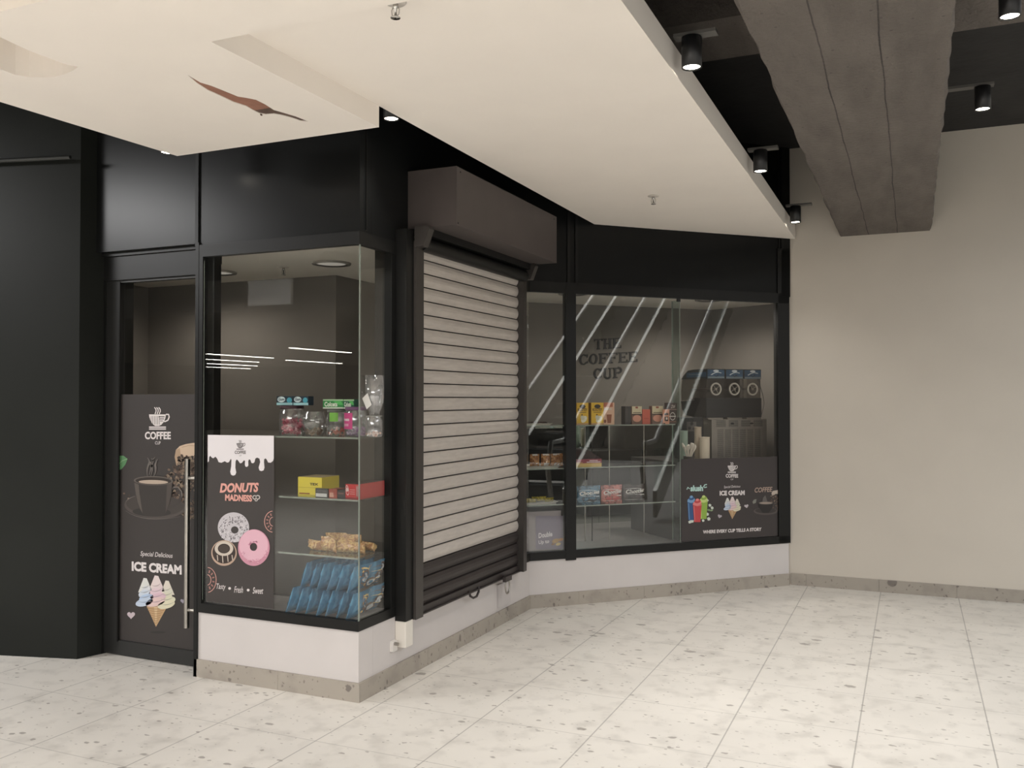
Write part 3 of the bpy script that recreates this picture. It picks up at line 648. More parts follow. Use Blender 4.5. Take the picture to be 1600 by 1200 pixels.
A.ell(397.3, 855.5, 24.8, 28.6, (206, 138, 158), 9, .05, 40, hole=.22, hx=-.5, hy=-1); A.ell(397, 852, 22.5, 24.5, (226, 172, 188), 10, .05, 40, hole=.27, hx=0, hy=2)
for i in range(70):
    a = rnd.uniform(.2, 2.9) if i % 3 else rnd.uniform(3.6, 5.6); r = rnd.uniform(.72, .95) if i % 3 else rnd.uniform(.3, .42); x = 397 + 23.5 * r * math.cos(a); y = 855 + 27 * r * math.sin(a); b = rnd.uniform(-1, 1)
    A.stroke([(x, y), (x + 2 * math.cos(b), y + 2 * math.sin(b))], .8, rnd.choice([(190, 112, 140), (230, 186, 198), (200, 120, 148)]), 11)
# half donuts at the edges, outlined
def part_ring(cx, cy, rx, ry, a0, a1):
    for q in (1, .42): A.stroke([(cx + rx * q * math.cos(a0 + (a1 - a0) * i / 14), cy + ry * q * math.sin(a0 + (a1 - a0) * i / 14)) for i in range(15)], 1.1, (206, 150, 138), 3)
    for i in range(6):
        a = a0 + (a1 - a0) * (i + .6) / 6.2; A.stroke([(cx + rx * q * math.cos(a), cy + ry * q * math.sin(a)) for q in (.58, .82)], 2.0, (170, 116, 106), 3)
part_ring(427, 815, 13.5, 16.5, math.pi * .53, math.pi * 1.47); part_ring(324, 906, 14, 19.5, -math.pi * .48, math.pi * .46)
A.text('Tasty', 338.5, 922.5, 353, 923.5, 11, PW, 3, shear=.3, fat=.006); A.ell(359, 919.3, 2.1, 2.1, PW, 3)
A.text('Fresh', 366, 926, 380, 926.5, 10, PW, 3, shear=.3, fat=.006); A.ell(388, 922, 2.1, 2.1, PW, 3); A.text('Sweet', 395, 927.5, 411.5, 928, 10, PW, 3, shear=.3, fat=.006)
mb.build('window_poster', origin=(-3.6, YB, .45), label='donut poster with white icing drips on the lower left of the bay window', cat='poster')
# ---- diagonal window poster
n45 = (1, -1, 0); DPL = lambda x, y, dep=.001: onp(x, y, FD(0, dep, 0), n45)
mb = MB(); A = Art(mb, DPL, (S2, -S2, 0), .0004)
q0, q1, z0, z1 = 1.395, 2.383, .445, 1.147
mb.add([FD(q0, .001, z0), FD(q1, .001, z0), FD(q1, .001, z1), FD(q0, .001, z1)], [(0, 1, 2, 3)], ink((58, 51, 50)))
logo(A, 1143.5, 731.5, .48, PW, (58, 51, 50))
k = 160 / 1371; ox, oy = 1060, 710; g = lambda x, y: (ox + x * k, oy + y * k)
A.text('slush', *g(160, 496), *g(330, 492), 9.5, (176, 214, 206), 3, fat=.05); A.stroke([g(112, 470), g(125, 440), g(150, 462)], 1.4, (176, 214, 206), 3); A.stroke([g(335, 440), g(350, 408), g(380, 402)], 1.6, (176, 214, 206), 3); A.stroke([g(345, 445), g(380, 436)], 1.6, (176, 214, 206), 3)
def slushcup(x0, x1, y0, y1, c, lc, l):
    A.poly([g(x0, y0 + 70), g(x1, y0 + 70), g(x1 - (x1 - x0) * .14, y1), g(x0 + (x1 - x0) * .14, y1)], c, l)
    cx_ = (x0 + x1) / 2; A.ell(*g(cx_, y0 + 60), (x1 - x0) * .5 * k, 30 * k, lc, l + 1, -.2); A.ell(*g(cx_ + 4, y0 + 36), (x1 - x0) * .36 * k, 24 * k, c, l + 2, -.2); A.ell(*g(cx_, y0 + 16), (x1 - x0) * .2 * k, 17 * k, lc, l + 3, -.2)
    A.stroke([g(x0, y0 + 80), g(cx_, y0 + 96), g(x1, y0 + 80)], 1, lc, l + 4); A.stroke([g(x0 + 14, y0 + 100), g(x0 + 26, y1 - 8)], .9, lc, l + 4)
for x, y, r in ((420, 680, 20), (450, 715, 20), (385, 800, 22), (405, 862, 24), (180, 890, 26), (150, 905, 20), (330, 885, 18), (390, 615, 14), (185, 810, 18)): A.poly([g(x - r, y - r * .4), g(x, y - r), g(x + r, y - r * .3), g(x + r * .8, y + r * .8), g(x - r * .5, y + r)], (204, 212, 200), 3); 
A.ell(*g(410, 745), 26 * k, 12 * k, (120, 150, 104), 4, .2); A.ell(*g(445, 750), 18 * k, 9 * k, (150, 172, 130), 4, -.4)
slushcup(118, 222, 552, 880, (44, 84, 138), (112, 158, 202), 5); slushcup(280, 390, 548, 865, (142, 178, 64), (196, 216, 120), 5); slushcup(190, 308, 592, 905, (204, 62, 66), (232, 128, 124), 10)
A.text('Special Delicious', *g(608, 462), *g(828, 452), 5, PW, 3, shear=.25); A.text('ICE CREAM', *g(552, 552), *g(886, 545), 7.6, PW, 3, fat=.05)
cone(A, ox + 720 * k, oy + 566 * k, 300 * k / 82, 3); heart(A, *g(552, 828), 3.3, (176, 168, 172), 3, .3); heart(A, *g(910, 692), 3.3, (186, 178, 180), 3, -.2)
A.text('COFFEE', *g(1020, 512), *g(1258, 500), 7.8, (176, 150, 134), 3, shear=.2, fat=.02)
A.poly([g(1245, 520), g(1260, 490), g(1345, 474), g(1350, 530), g(1300, 528), g(1255, 560)], (190, 174, 158), 3)
for i in range(60): beans(*g(rnd.uniform(1230, 1340), rnd.uniform(545, 740)), 1.1, 3 + i % 2 * 2)
A.poly([g(990, 635), g(1010, 605), g(1046, 598), g(1035, 650), g(1000, 662)], (128, 128, 118), 3)
A.ell(*g(1165, 760), 162 * k, 48 * k, (84, 76, 73), 8, 0, 30); A.ell(*g(1165, 752), 140 * k, 36 * k, (58, 51, 49), 9, 0, 30)
A.poly([g(1070, 650), g(1262, 650), g(1250, 720), g(1205, 782), g(1125, 782), g(1082, 720)], (38, 33, 32), 10); A.ell(*g(1166, 650), 97 * k, 20 * k, (104, 96, 90), 11); A.ell(*g(1166, 650), 84 * k, 13 * k, (160, 142, 128), 12)
A.poly([g(1120, 640), g(1128, 580), g(1160, 545), g(1175, 590), g(1190, 640)], (96, 90, 87), 9)
A.ell(*g(1295, 690), 30 * k, 36 * k, (70, 63, 60), 9, hole=.6)
A.text('WHERE EVERY CUP TELLS A STORY', *g(328, 1062), *g(1112, 1024), 5.4, PW, 3, fat=.04)
mb.build('window_poster', origin=FD(1.9, .001, .45), label='dark poster with slush cups and ice cream on the lower right of the diagonal window', cat='poster')

# ================================================================== LETTERING ON THE SHOP WALL
WD = 1.5
def wallp(x, y): return onp(x, y, FD(0, WD - .001, 0), n45)
mb = MB(); LT = mat('black_letters', (22, 20, 20), .5)
A = Art(mb, wallp, (S2, -S2, 0), .0009)
def slab(A, ch, x, y, w_, h, sh, t=3.3, s=2.0):
    """slab serif glyph, baseline-left (x,y) px, slope sh"""
    Pt = lambda u, v: (x + u * w_, y - v * h + sh * u * w_)
    def bar(u0, v0, u1, v1, th, l=3):
        a, b = Pt(u0, v0), Pt(u1, v1); A.stroke([a, b], th, LT, l)
    T, S = t, s; q = .5 * S / h; qs = .5 * T / w_
    if ch == 'T': bar(.5, 0, .5, 1, T); bar(.02, 1 - q, .98, 1 - q, S, 4); bar(.3, q, .7, q, S, 4); bar(.05, 1, .05, .78, S, 5); bar(.95, 1, .95, .78, S, 5)
    if ch == 'H': bar(.2, 0, .2, 1, T); bar(.8, 0, .8, 1, T); bar(.2, .5, .8, .5, S, 4); [bar(u - .2, v, u + .2, v, S, 5) for u in (.2, .8) for v in (q, 1 - q)]
    if ch in 'EF':
        bar(.22, 0, .22, 1, T); bar(0, 1 - q, .93, 1 - q, S, 4); bar(.93, 1, .93, .76, S, 5); bar(.2, .52, .68, .52, S, 4); bar(.68, .64, .68, .4, S, 5)
        if ch == 'E': bar(0, q, .95, q, S, 4); bar(.95, 0, .95, .28, S, 5)
        else: bar(0, q, .48, q, S, 4)
    if ch == 'P':
        bar(.25, 0, .25, 1, T); bar(0, q, .52, q, S, 4); bar(0, 1 - q, .6, 1 - q, S, 4)
        A.stroke([Pt(.55 + .38 * math.cos(a), .74 + .24 * math.sin(a)) for a in [math.pi / 2 - math.pi * i / 10 for i in range(11)]], T, LT, 5); bar(.25, .5, .6, .5, S, 6)
    if ch == 'U':
        bar(.2, .3, .2, 1, T); bar(.8, .3, .8, 1, S * 1.1); [bar(u - .2, 1 - q, u + .2, 1 - q, S, 4) for u in (.2, .8)]
        A.stroke([Pt(.5 - .3 * math.cos(a), .3 - .27 * math.sin(a)) for a in [math.pi * i / 10 for i in range(11)]], T * .9, LT, 5)
    if ch in 'CO':
        n = 26; a0, a1 = (0.75, 2 * math.pi - .7) if ch == 'C' else (0, 2 * math.pi)
        outer = []; inner = []
        m_ = LT; vs = []
        for i in range(n + 1):
            a = a0 + (a1 - a0) * i / n; cc, ss = math.cos(a), math.sin(a)
            o_ = Pt(.5 + .48 * cc, .5 + .51 * ss); i_ = Pt(.5 + (.48 - T / w_) * cc, .5 + (.51 - S / h) * ss); vs += [A.P(*o_, 3), A.P(*i_, 3)]
        A.mb.add(vs, [(2 * i, 2 * i + 1, 2 * i + 3, 2 * i + 2) for i in range(n)], m_)
        if ch == 'C': bar(.90, .98, .90, .68, S, 5); bar(.92, .3, .86, .12, S, 5)
for word, x0_, x1_, yb0, yb1, h in (('THE', 927.5, 971, 546.5, 544, 16.5), ('COFFEE', 904, 996.5, 570.5, 565.5, 16.5), ('CUP', 926.5, 972, 592.5, 590.5, 16.5)):
    n = len(word); pw = (x1_ - x0_) / n; sh = (yb1 - yb0) / (x1_ - x0_)
    for i, ch in enumerate(word): slab(A, ch, x0_ + pw * i + .6, yb0 + sh * pw * i, pw - 1.5, h, sh)
# give the letters their thickness
vs = list(mb.v); fs0 = list(mb.f)
o = mb.build('wall_lettering', origin=wallp(950, 592), label='black slab serif words THE COFFEE CUP on the grey wall inside the diagonal window', cat='lettering')
sm_ = o.modifiers.new('solid', 'SOLIDIFY'); sm_.thickness = .006; sm_.offset = 0

# ================================================================== BAY SHELVES AND GOODS
def shelf(a0, a1, b0, b1, z, fr, label, group, name='glass_shelf'):
    t = thing(name, fr((a0 + a1) / 2, (b0 + b1) / 2, z - .008), label, 'shelf', group)
    mb = MB(); mb.box(a0, a1, b0, b1, z - .008, z, SHELFG, fr); mb.build('shelf_plate', t)
    mb = MB(); mb.box(a0, a1, b0 - .0016, b0 - .0002, z - .009, z + .0005, EDGE, fr); mb.build('polished_edge', t)
    return t
shelf(-3.60, -2.80, .02, .36, 1.445, FB, 'top glass shelf of the bay window carrying candy jars', 'glass shelves in the bay')
shelf(-3.34, -2.80, .02, .36, 1.100, FB, 'middle glass shelf of the bay window carrying yellow and red boxes', 'glass shelves in the bay')
shelf(-3.345, -2.80, .02, .36, .780, FB, 'lowest glass shelf of the bay window carrying cellophane snack bags', 'glass shelves in the bay')
def bx(px, d): return onY(px, 700, YB + d).x
def item(px0, px1, y0, y1, d, depth, zb, col, name, label, cat, group=None, art=None, side=None, top=None, fr0=FB, rot=0):
    """carton whose front spans px0..px1 and has the photo height y0..y1, standing at depth d"""
    if fr0 is FB: a0, a1 = bx(px0, d), bx(px1, d); hh = (onY(px0, y0, YB + d).z - onY(px0, y1, YB + d).z)
    else:
        pa, pb = DPL(px0, 700, d), DPL(px1, 700, d); a0 = (pa - FD(0, d, 0)).dot(FD.u); a1 = (pb - FD(0, d, 0)).dot(FD.u); hh = DPL(px0, y0, d).z - DPL(px0, y1, d).z
    return carton(fr0.at(a0, d, zb, rot), a1 - a0, depth, hh, col, name, label, cat, group, art, side, top)
JG = 'plastic candy jars on the top bay shelf'
def jar(px0, px1, ytop, d, zb, label, contents, lid, lidh=.02, neck=.9, band=None, ccol=None, fill=.6, cat='candy jar', ball=False):
    a0, a1 = bx(px0, d), bx(px1, d); r = (a1 - a0) / 2; cx = (a0 + a1) / 2; H_ = onY(px0, ytop, YB + d).z - onY(px0, 682, YB + d).z
    t = thing('candy_jar', (cx, YB + d, zb), label, cat, JG); c = (cx, YB + d, zb)
    if ball: prof = [(r * .62, .0), (r * .66, .004), (r * .8, H_ * .25), (r, H_ * .55), (r * .98, H_ * .7), (r * .8, H_ * .95), (r * .78, H_)]
    else: prof = [(r * .92, .0), (r, .008), (r, H_ * .78), (r * neck, H_ * .9), (r * neck * .96, H_)]
    mb = MB(); mb.lathe([(.001, 0.0005)] + prof, c, JARG, 32, caps=False); mb.build('jar_body', t)
    if lid: mb = MB(); mb.lathe([(.001, H_ + .001), (r * neck * 1.04, H_ + .001), (r * neck * 1.04, H_ + lidh), (.001, H_ + lidh)], c, ink(lid), 32, caps=False); mb.build('lid', t)
    if contents:
        mb = MB(); rr = r * (.72 if ball else .86); m_ = [ink(q) for q in contents]; R = random.Random(px0)
        s_ = r * .17; hgt = H_ * fill; z = s_ * 1.4
        while z < hgt:
            for j in range(int(14 + 8 * (r / .06))):
                a = R.uniform(0, 6.28); q = rr * (R.uniform(.55, 1) if z < hgt - s_ * 2 else R.uniform(0, 1)) - s_ * .4
                x, y = cx + q * math.cos(a), YB + d + q * math.sin(a); e = [R.uniform(-.5, .5) * s_ for _ in range(3)]; p = V((x, y, zb + z + R.uniform(-.2, .4) * s_)); k_ = s_ * R.uniform(.75, 1.1)
                vs = [p + V((sx * k_ + e[0], sy * k_ + e[1], sz * k_ + e[2])) for sx, sy, sz in ((1, 0, 0), (-1, 0, 0), (0, 1, 0), (0, -1, 0), (0, 0, 1), (0, 0, -1))]
                mb.add(vs, [(0, 2, 4), (2, 1, 4), (1, 3, 4), (3, 0, 4), (2, 0, 5), (1, 2, 5), (3, 1, 5), (0, 3, 5)], R.choice(m_), False)
            z += s_ * 1.1
        o = mb.build('sweets', t); o['kind'] = 'stuff'
    if band:
        col, z0, z1, a0_, a1_ = band; mb = MB(); n = 16; vs = []
        for i in range(n + 1):
            a = a0_ + (a1_ - a0_) * i / n; vs += [(cx + (r + .001) * math.cos(a), YB + d + (r + .001) * math.sin(a), zb + z0), (cx + (r + .001) * math.cos(a), YB + d + (r + .001) * math.sin(a), zb + z1)]
        mb.add(vs, [(2 * i, 2 * i + 2, 2 * i + 3, 2 * i + 1) for i in range(n)], ink(col)); mb.build('label_band', t)
        if col[0] > 150 and col[1] < 120:
            mb = MB(); R2 = r + .0018
            cyl = lambda x, y: V((cx + R2 * math.cos(a0_ + (a1_ - a0_) * x), YB + d + R2 * math.sin(a0_ + (a1_ - a0_) * x), zb + z1 - (z1 - z0) * y))
            A = Art(mb, cyl, (0, 0, 0)); A.text('Sweets', .2, .5, .8, .5, .2, (232, 220, 222), 0, fat=.03); A.text('POPS', .22, .85, .78, .85, .2, (90, 30, 80), 0, fat=.02) if False else None
            A.stroke([(.2, .6), (.8, .6)], .04, (232, 220, 222), 0); [A.ell(.3 + .13 * i, .75, .05, .08, (232, 200, 212), 0, n=12, hole=.5) for i in range(4)]
            mb.build('label_print', t)
    return t, c, r, H_
ZS1, ZS2, ZS3, ZD = 1.4455, 1.1005, .7805, .4325
j1 = jar(440, 472, 641, .13, ZS1, 'jar of pink and red candy with a maroon lid under the dark blue boxes', [(196, 44, 84), (214, 70, 104), (170, 30, 70), (226, 120, 140)], (70, 40, 50), fill=.62)
j2 = jar(475, 508, 645, .15, ZS1, 'wide clear plastic bowl jar with brown sweets between two candy jars', [(140, 104, 84), (120, 84, 66), (164, 124, 98)], None, fill=.32, ball=True)
j3 = jar(513, 541, 645, .14, ZS1, 'clear jar with orange sweets and a lime green label under the green boxes', [(208, 82, 54), (190, 66, 40), (86, 72, 50)], (110, 112, 104), band=((118, 190, 62), .085, .135, -1.75, -.9), fill=.3)
j4 = jar(541, 572, 641, .11, ZS1, 'jar with a magenta candy label and purple lid by the bay corner', [(150, 90, 150), (120, 70, 130)], (112, 70, 110), band=((206, 60, 128), .045, .135, -2.7, -1.3), fill=.3)
j5 = jar(572, 596, 650, .12, ZS1, 'clear jar with pale wrapped sweets at the right end under an upside down jar', [(206, 170, 150), (190, 140, 120), (220, 200, 186)], (150, 148, 140), lidh=.004, fill=.24)
# tall clear jar on top with a paper tag
c = V(j5[1]); r = j5[2]; zt = ZS1 + j5[3] + .0055
t = thing('glass_vase', (c.x + .006, c.y, zt), 'tall empty clear plastic jar with a white tag, stacked on the rightmost candy jar', 'jar')
mb = MB(); mb.lathe([(.001, .001), (r * .55, 0), (r * .6, .02), (r * .85, .05), (r * 1.05, .10), (r * 1.08, .225), (r * 1.0, .225), (r * .98, .105), (r * .7, .055)], (c.x + .006, c.y, zt), JARG, 28, caps=False); mb.build('jar_body', t)
mb = MB(); tf = F((c.x - .04, c.y - r * 1.12, zt + .04), (1, 0, 0), (0, 1, 0)); mb.add([tf(0, 0, .055), tf(.035, .0, .085), (tf(.062, .0, .02)), tf(.03, 0, -.005)], [(0, 1, 2, 3)], ink((216, 212, 208))); o = mb.build('paper_tag', t); q_ = o.modifiers.new('s', 'SOLIDIFY'); q_.thickness = .001
def txt(s, col, x0=.1, x1=.9, y=.6, h=.35, shear=0, fat=.03): return lambda A: A.text(s, x0, y, x1, y, h, col, 2, shear=shear, fat=fat)
def a_gumb(A): A.rect(0, .72, 1, 1, (150, 200, 206)); A.ell(.3, .36, .24, .32, (205, 222, 226), 2); A.ell(.8, .45, .16, .3, (60, 160, 182), 2); A.text('Gum', .12, .5, .5, .5, .34, (20, 50, 70), 3, shear=.2, fat=.03)
BG = 'dark blue gum boxes on the pink candy jar'
zt = ZS1 + j1[3] + .0215
item(432, 457, 623, 637, .09, .05, zt, (28, 52, 66), 'gum_box', 'left dark blue and teal gum box lying on the maroon jar lid', 'box', BG, a_gumb)
item(458, 481.5, 623, 637, .09, .05, zt, (26, 46, 62), 'gum_box', 'right dark blue and teal gum box overhanging the maroon jar lid', 'box', BG, a_gumb)
def a_green(A): A.rect(0, .0, 1, .16, (160, 196, 150)); A.text('Colcets', .08, .78, .72, .78, .5, (222, 230, 214), 2, fat=.03); A.rect(0, .86, 1, 1, (196, 206, 190)); A.poly([(.5, .2), (.9, .2), (1, .6), (.8, .6)], (80, 190, 90), 2)
zt = ZS1 + j3[3] + .0215
item(504.5, 536, 627.5, 642, .08, .05, zt, (44, 142, 66), 'mint_box', 'long green mint box lying on the clear jar', 'box', 'green mint boxes', a_green)
item(536.5, 553, 627.5, 642, .08, .05, zt, (30, 96, 74), 'mint_box', 'short dark green mint box beside the long green one', 'box', 'green mint boxes', a_green)
# middle shelf
def a_yel(A): A.rect(0, .52, 1, .55, (196, 176, 40)); A.text('TEX', .5, .42, .86, .42, .13, (60, 44, 24), 2, fat=.04); A.rect(.05, .82, .5, .88, (150, 70, 40), 2); A.rect(0, .9, 1, 1, (196, 180, 50), 2)
item(466, 503, 743, 773, .06, .17, ZS2, (226, 206, 56), 'snack_box', 'yellow carton with small dark print on the middle bay shelf', 'box', None, a_yel, top=(196, 168, 120))
def a_wh(A): A.rect(.05, .55, .95, .92, (206, 206, 204), 2); A.rect(.1, .15, .9, .4, (90, 88, 86), 2)
item(493, 512, 757, 771, .045, .014, ZS2, (70, 70, 70), 'snack_box', 'small grey and white box leaning on the yellow carton', 'box', None, a_wh)
def a_or(A): A.rect(.1, .4, .6, .9, (206, 150, 130), 2); A.rect(.55, .3, .95, .6, (160, 60, 44), 2)
item(514, 527, 757, 771, .05, .08, ZS2, (160, 66, 52), 'snack_box', 'small orange brown box between grey box and dark box', 'box', None, a_or)
item(527.5, 540, 757, 770, .05, .08, ZS2, (50, 44, 44), 'snack_box', 'small dark box left of the red chocolate box', 'box', None, lambda A: A.rect(.1, .3, .8, .5, (120, 80, 76), 2))
def a_kit(A):
    A.ell(.15, .42, .12, .34, (232, 215, 214), 2, -.15, 24, hole=.86); A.text('KitKat', .05, .52, .25, .48, .28, (236, 222, 220), 3, shear=.2, fat=.04)
    for y in (.36, .5, .64): A.rect(.34, y, .74, y + .035, (226, 160, 156), 2)
    A.rect(0, .9, 1, 1, (150, 24, 28), 2); A.rect(.84, .08, .98, .84, (140, 28, 30), 2); A.poly([(.85, .1), (.88, .1), (.90, .8), (.88, .8)], (214, 190, 186), 3); A.poly([(.94, .1), (.97, .1), (.96, .8), (.94, .8)], (214, 190, 186), 3)
x0, x1 = bx(540, .045), -2.815
carton(FB.at(x0, .045, ZS2, .0), x1 - x0, .27, .083, (200, 34, 38), 'chocolate_box', 'long open red chocolate wafer box at the right end of the middle bay shelf', 'box', None, a_kit, side=(190, 36, 40), top=(60, 30, 28))
# pillow bags
def bag(fr, w_, h, t, m1, m2=None, lean=0, name='snack_bag', label=None, cat='snack bag', group=None, seed=0, art=None, n=(10, 9)):
    """sealed bag standing in plane a-c of fr, thickness along b; crimped at both ends"""
    R = random.Random(seed); mb = MB(); NX, NZ = n
    ph = [R.uniform(0, 6) for _ in range(6)]
    def P(i, k, s_):
        u = i / NX; v = k / NZ; env = (math.sin(math.pi * min(max(u, .001), .999)) ** .5) * (math.sin(math.pi * min(max((v - .05) / .9, 0.001), .999)) ** .55)
        wr = .22 * math.sin(u * 17 + ph[0]) * math.sin(v * 12 + ph[1]) + .14 * math.sin(v * 29 + u * 11 + ph[2])
        b = s_ * t / 2 * env * (1 + wr) + .002 * s_
        x = w_ * (u - .5) * (1 - .05 * math.sin(math.pi * v)); z = h * v; b += math.sin(u * 6 + ph[3]) * t * .08
        return fr(x, b + lean * z, z)
    for s_ in (-1, 1):
        vs = [P(i, k, s_) for k in range(NZ + 1) for i in range(NX + 1)]
        fA = []; fB = []
        for k in range(NZ):
            for i in range(NX):
                a = k * (NX + 1) + i; f_ = (a, a + 1, a + NX + 2, a + NX + 1); (fB if (m2 and s_ == -1) else fA).append(f_ if s_ < 0 else f_[::-1])
        k0 = len(mb.v); mb.add(vs, fA, m1, True)
        if fB:
            for f_ in fB: mb.f.append(tuple(k0 + q for q in f_)); mb.m.append(mb.mi(m2)); mb.sm.append(True)
    # side seams
    for i in (0, NX):
        vs = [P(i, k, s_) for s_ in (-1, 1) for k in range(NZ + 1)]; mb.add(vs, [(k, k + 1, NZ + 2 + k, NZ + 1 + k) for k in range(NZ)], m1)
    for k in (0, NZ):
        vs = [P(i, k, s_) for s_ in (-1, 1) for i in range(NX + 1)]; mb.add(vs, [(i, i + 1, NX + 2 + i, NX + 1 + i) for i in range(NX)], m1)
    if art: art(Art(mb, lambda x, y: P(x * NX, (1 - y) * NZ, -1), -fr.w))
    return mb.build(name, None, label=label, cat=cat, group=group, origin=fr.o)
def bagmat(name, c1, c2, sc=18, rough=.25):
    def f(N, L, b):
        tc = N.new('ShaderNodeTexCoord'); n = N.new('ShaderNodeTexNoise'); n.inputs['Scale'].default_value = sc; n.inputs['Detail'].default_value = 3; n.inputs['Distortion'].default_value = 1.5
        L.new(tc.outputs['Object'], n.inputs['Vector']); k_ = math_(N, L, 'MULTIPLY', math_(N, L, 'SUBTRACT', n.outputs['Fac'], .45), 9, True)
        L.new(mixc(N, L, k_, lin(c1), lin(c2)), b.inputs['Base Color'])
        n2 = N.new('ShaderNodeTexNoise'); n2.inputs['Scale'].default_value = 30; n2.inputs['Detail'].default_value = 3; L.new(tc.outputs['Object'], n2.inputs['Vector'])
        bp = N.new('ShaderNodeBump'); bp.inputs['Strength'].default_value = .5; bp.inputs['Distance'].default_value = .01; L.new(n2.outputs['Fac'], bp.inputs['Height']); L.new(bp.outputs[0], b.inputs['Normal'])
    return MATS.get(name) or nodes(name, rough, f)
BLUE = bagmat('blue_foil', (40, 106, 142), (64, 132, 168), 9, .24)
CHIPF = bagmat('chip_bag_front', (58, 136, 172), (206, 148, 70), 20, .3)
# rows of blue chip bags lying stacked on the bay deck, printed fronts towards the shutter side
def a_gold(A):
    A.rect(.04, .06, .96, .94, (206, 146, 70), 3); A.rect(.04, .06, .96, .16, (70, 130, 160), 4)
    for x, y in ((.5, .55), (.2, .8), (.8, .3)):
        A.ell(x, y, .24, .22, (84, 54, 42), 5, -.3, 18, hole=.7); A.ell(x, y, .15, .13, (196, 200, 204), 6, -.3, 14)
    for i in range(5): A.stroke(bez((.06, .2 + i * .16), (.5, .12 + i * .18), (.94, .3 + i * .13)), .035, ((70, 46, 38), (232, 204, 130))[i % 2], 7, True)
def a_chip(A):
    A.poly([(0.42, .1), (1, .1), (1, .92), (.42, .92), (.34, .5)], (214, 150, 66), 3)
    A.ell(.68, .5, .26, .30, (92, 58, 44), 4, -.3, 20, hole=.74); A.ell(.68, .5, .16, .17, (190, 196, 204), 5, -.3, 16); A.text('XL', .58, .58, .80, .56, .18, (60, 70, 90), 6, fat=.04)
    A.stroke(bez((.44, .85), (.7, .95), (.98, .7)), .05, (70, 44, 36), 5); A.stroke(bez((.44, .16), (.7, .08), (.98, .3)), .05, (232, 200, 120), 5)
    for x, y in ((.5, .25), (.9, .2), (.88, .82), (.5, .78)): A.ell(x, y, .06, .05, (236, 196, 100), 5, .5, 10)
nb = 0
for row, (zb, n, xa) in enumerate(((ZD + .004, 7, -3.28), (ZD + .150, 6, -3.19))):
    for col in range(2):
        for i in range(n if col == 0 else n):
            x = xa + (-2.87 - xa) * i / (n - 1); dd = .09 + .16 * col
            last = i == n - 1
            fr = F((x, YB + dd, zb + random.uniform(0, .006)), V((0, 1, 0)), V((-1, 0, 0)))      # width along Y, faces +X (b<0 side)
            side_ = 'front' if col == 0 else 'back'; lvl = ('bottom', 'upper')[row]
            if last: lab = 'gold printed end chip bag by the side pane, %s layer, %s column' % (lvl, side_)
            else: lab = 'blue chip bag in the %s layer, %s column of the pile on the bay floor' % (lvl, side_)
            if col == 1 and not last and row == 0: continue
            bag(fr.at(0, 0, 0, random.uniform(-.03, .03)), .155, .146, .064, BLUE, None, lean=-.34 + random.uniform(-.02, .02), name='chip_bag', label=lab, cat='chip bag',
                group=('gold printed end bags' if last else 'blue chip bags, %s %s' % (lvl, side_)), seed=nb, art=(a_chip if col == 0 else a_gold) if last else None); nb += 1
# cellophane bags of golden snacks
GOLD = bagmat('golden_snack_bag', (214, 178, 120), (168, 120, 78), 40, .2)
k = 0
for x, d, w_, h in ((-3.16, .14, .12, .06), (-3.06, .13, .12, .085), (-2.98, .15, .12, .08), (-3.10, .25, .13, .09), (-3.00, .26, .13, .085), (-2.89, .15, .12, .06), (-2.88, .25, .12, .05)):
    fr = F((x, YB + d - .05, ZS3 + .028), (1, 0, 0), (0, 1, 0))
    mb_o = bag(F((x, YB + d - .06, ZS3 + .003 + h * .32), (1, 0, 0), (0, 0, 1)) if False else F((x, YB + d, ZS3 + .002)).at(0, 0, 0, random.uniform(-.5, .5)), w_, h, .075, GOLD, None, lean=random.uniform(-.3, .3), name='nut_bag', label='cellophane bag of golden snacks in the heap on the lowest bay shelf', cat='snack bag', group='golden cellophane bags', seed=50 + k); k += 1

# ================================================================== DIAGONAL WINDOW GOODS
fdx = lambda px, d: (DPL(px, 700, d) - FD(0, d, 0)).dot(FD.u)
GD = 'glass shelves behind the diagonal window'
for z, nm in ((1.445, 'top glass shelf behind the diagonal window carrying tea and coffee cartons'), (1.100, 'middle glass shelf behind the diagonal window carrying a maroon carton'), (.790, 'lowest glass shelf behind the diagonal window carrying three biscuit bags')):
    shelf(.42, 1.355, .03, .36, z, FD, nm, GD)
for z, nm in ((1.445, 'top left glass shelf with a flat tray beside the shutter'), (1.100, 'middle left glass shelf with packaged rolls beside the shutter'), (.810, 'lower left glass shelf with yellow snacks beside the shutter')):
    shelf(-.10, .34, .03, .36, z, FD, nm, 'glass shelves in the narrow corner pane')
for i, px in enumerate((914, 925, 952, 1006)):
    a = fdx(px, .375); mb = MB(); mb.tube([FD(a, .375, .437), FD(a, .375, 1.435)], .005, STEEL if i != 1 else FRAME, 10); mb.build('shelf_post', label=('thin shelf post behind the window, %s from the mullion' % ('first', 'second, dark', 'third', 'fourth')[i]), cat='post', group='shelf support posts')
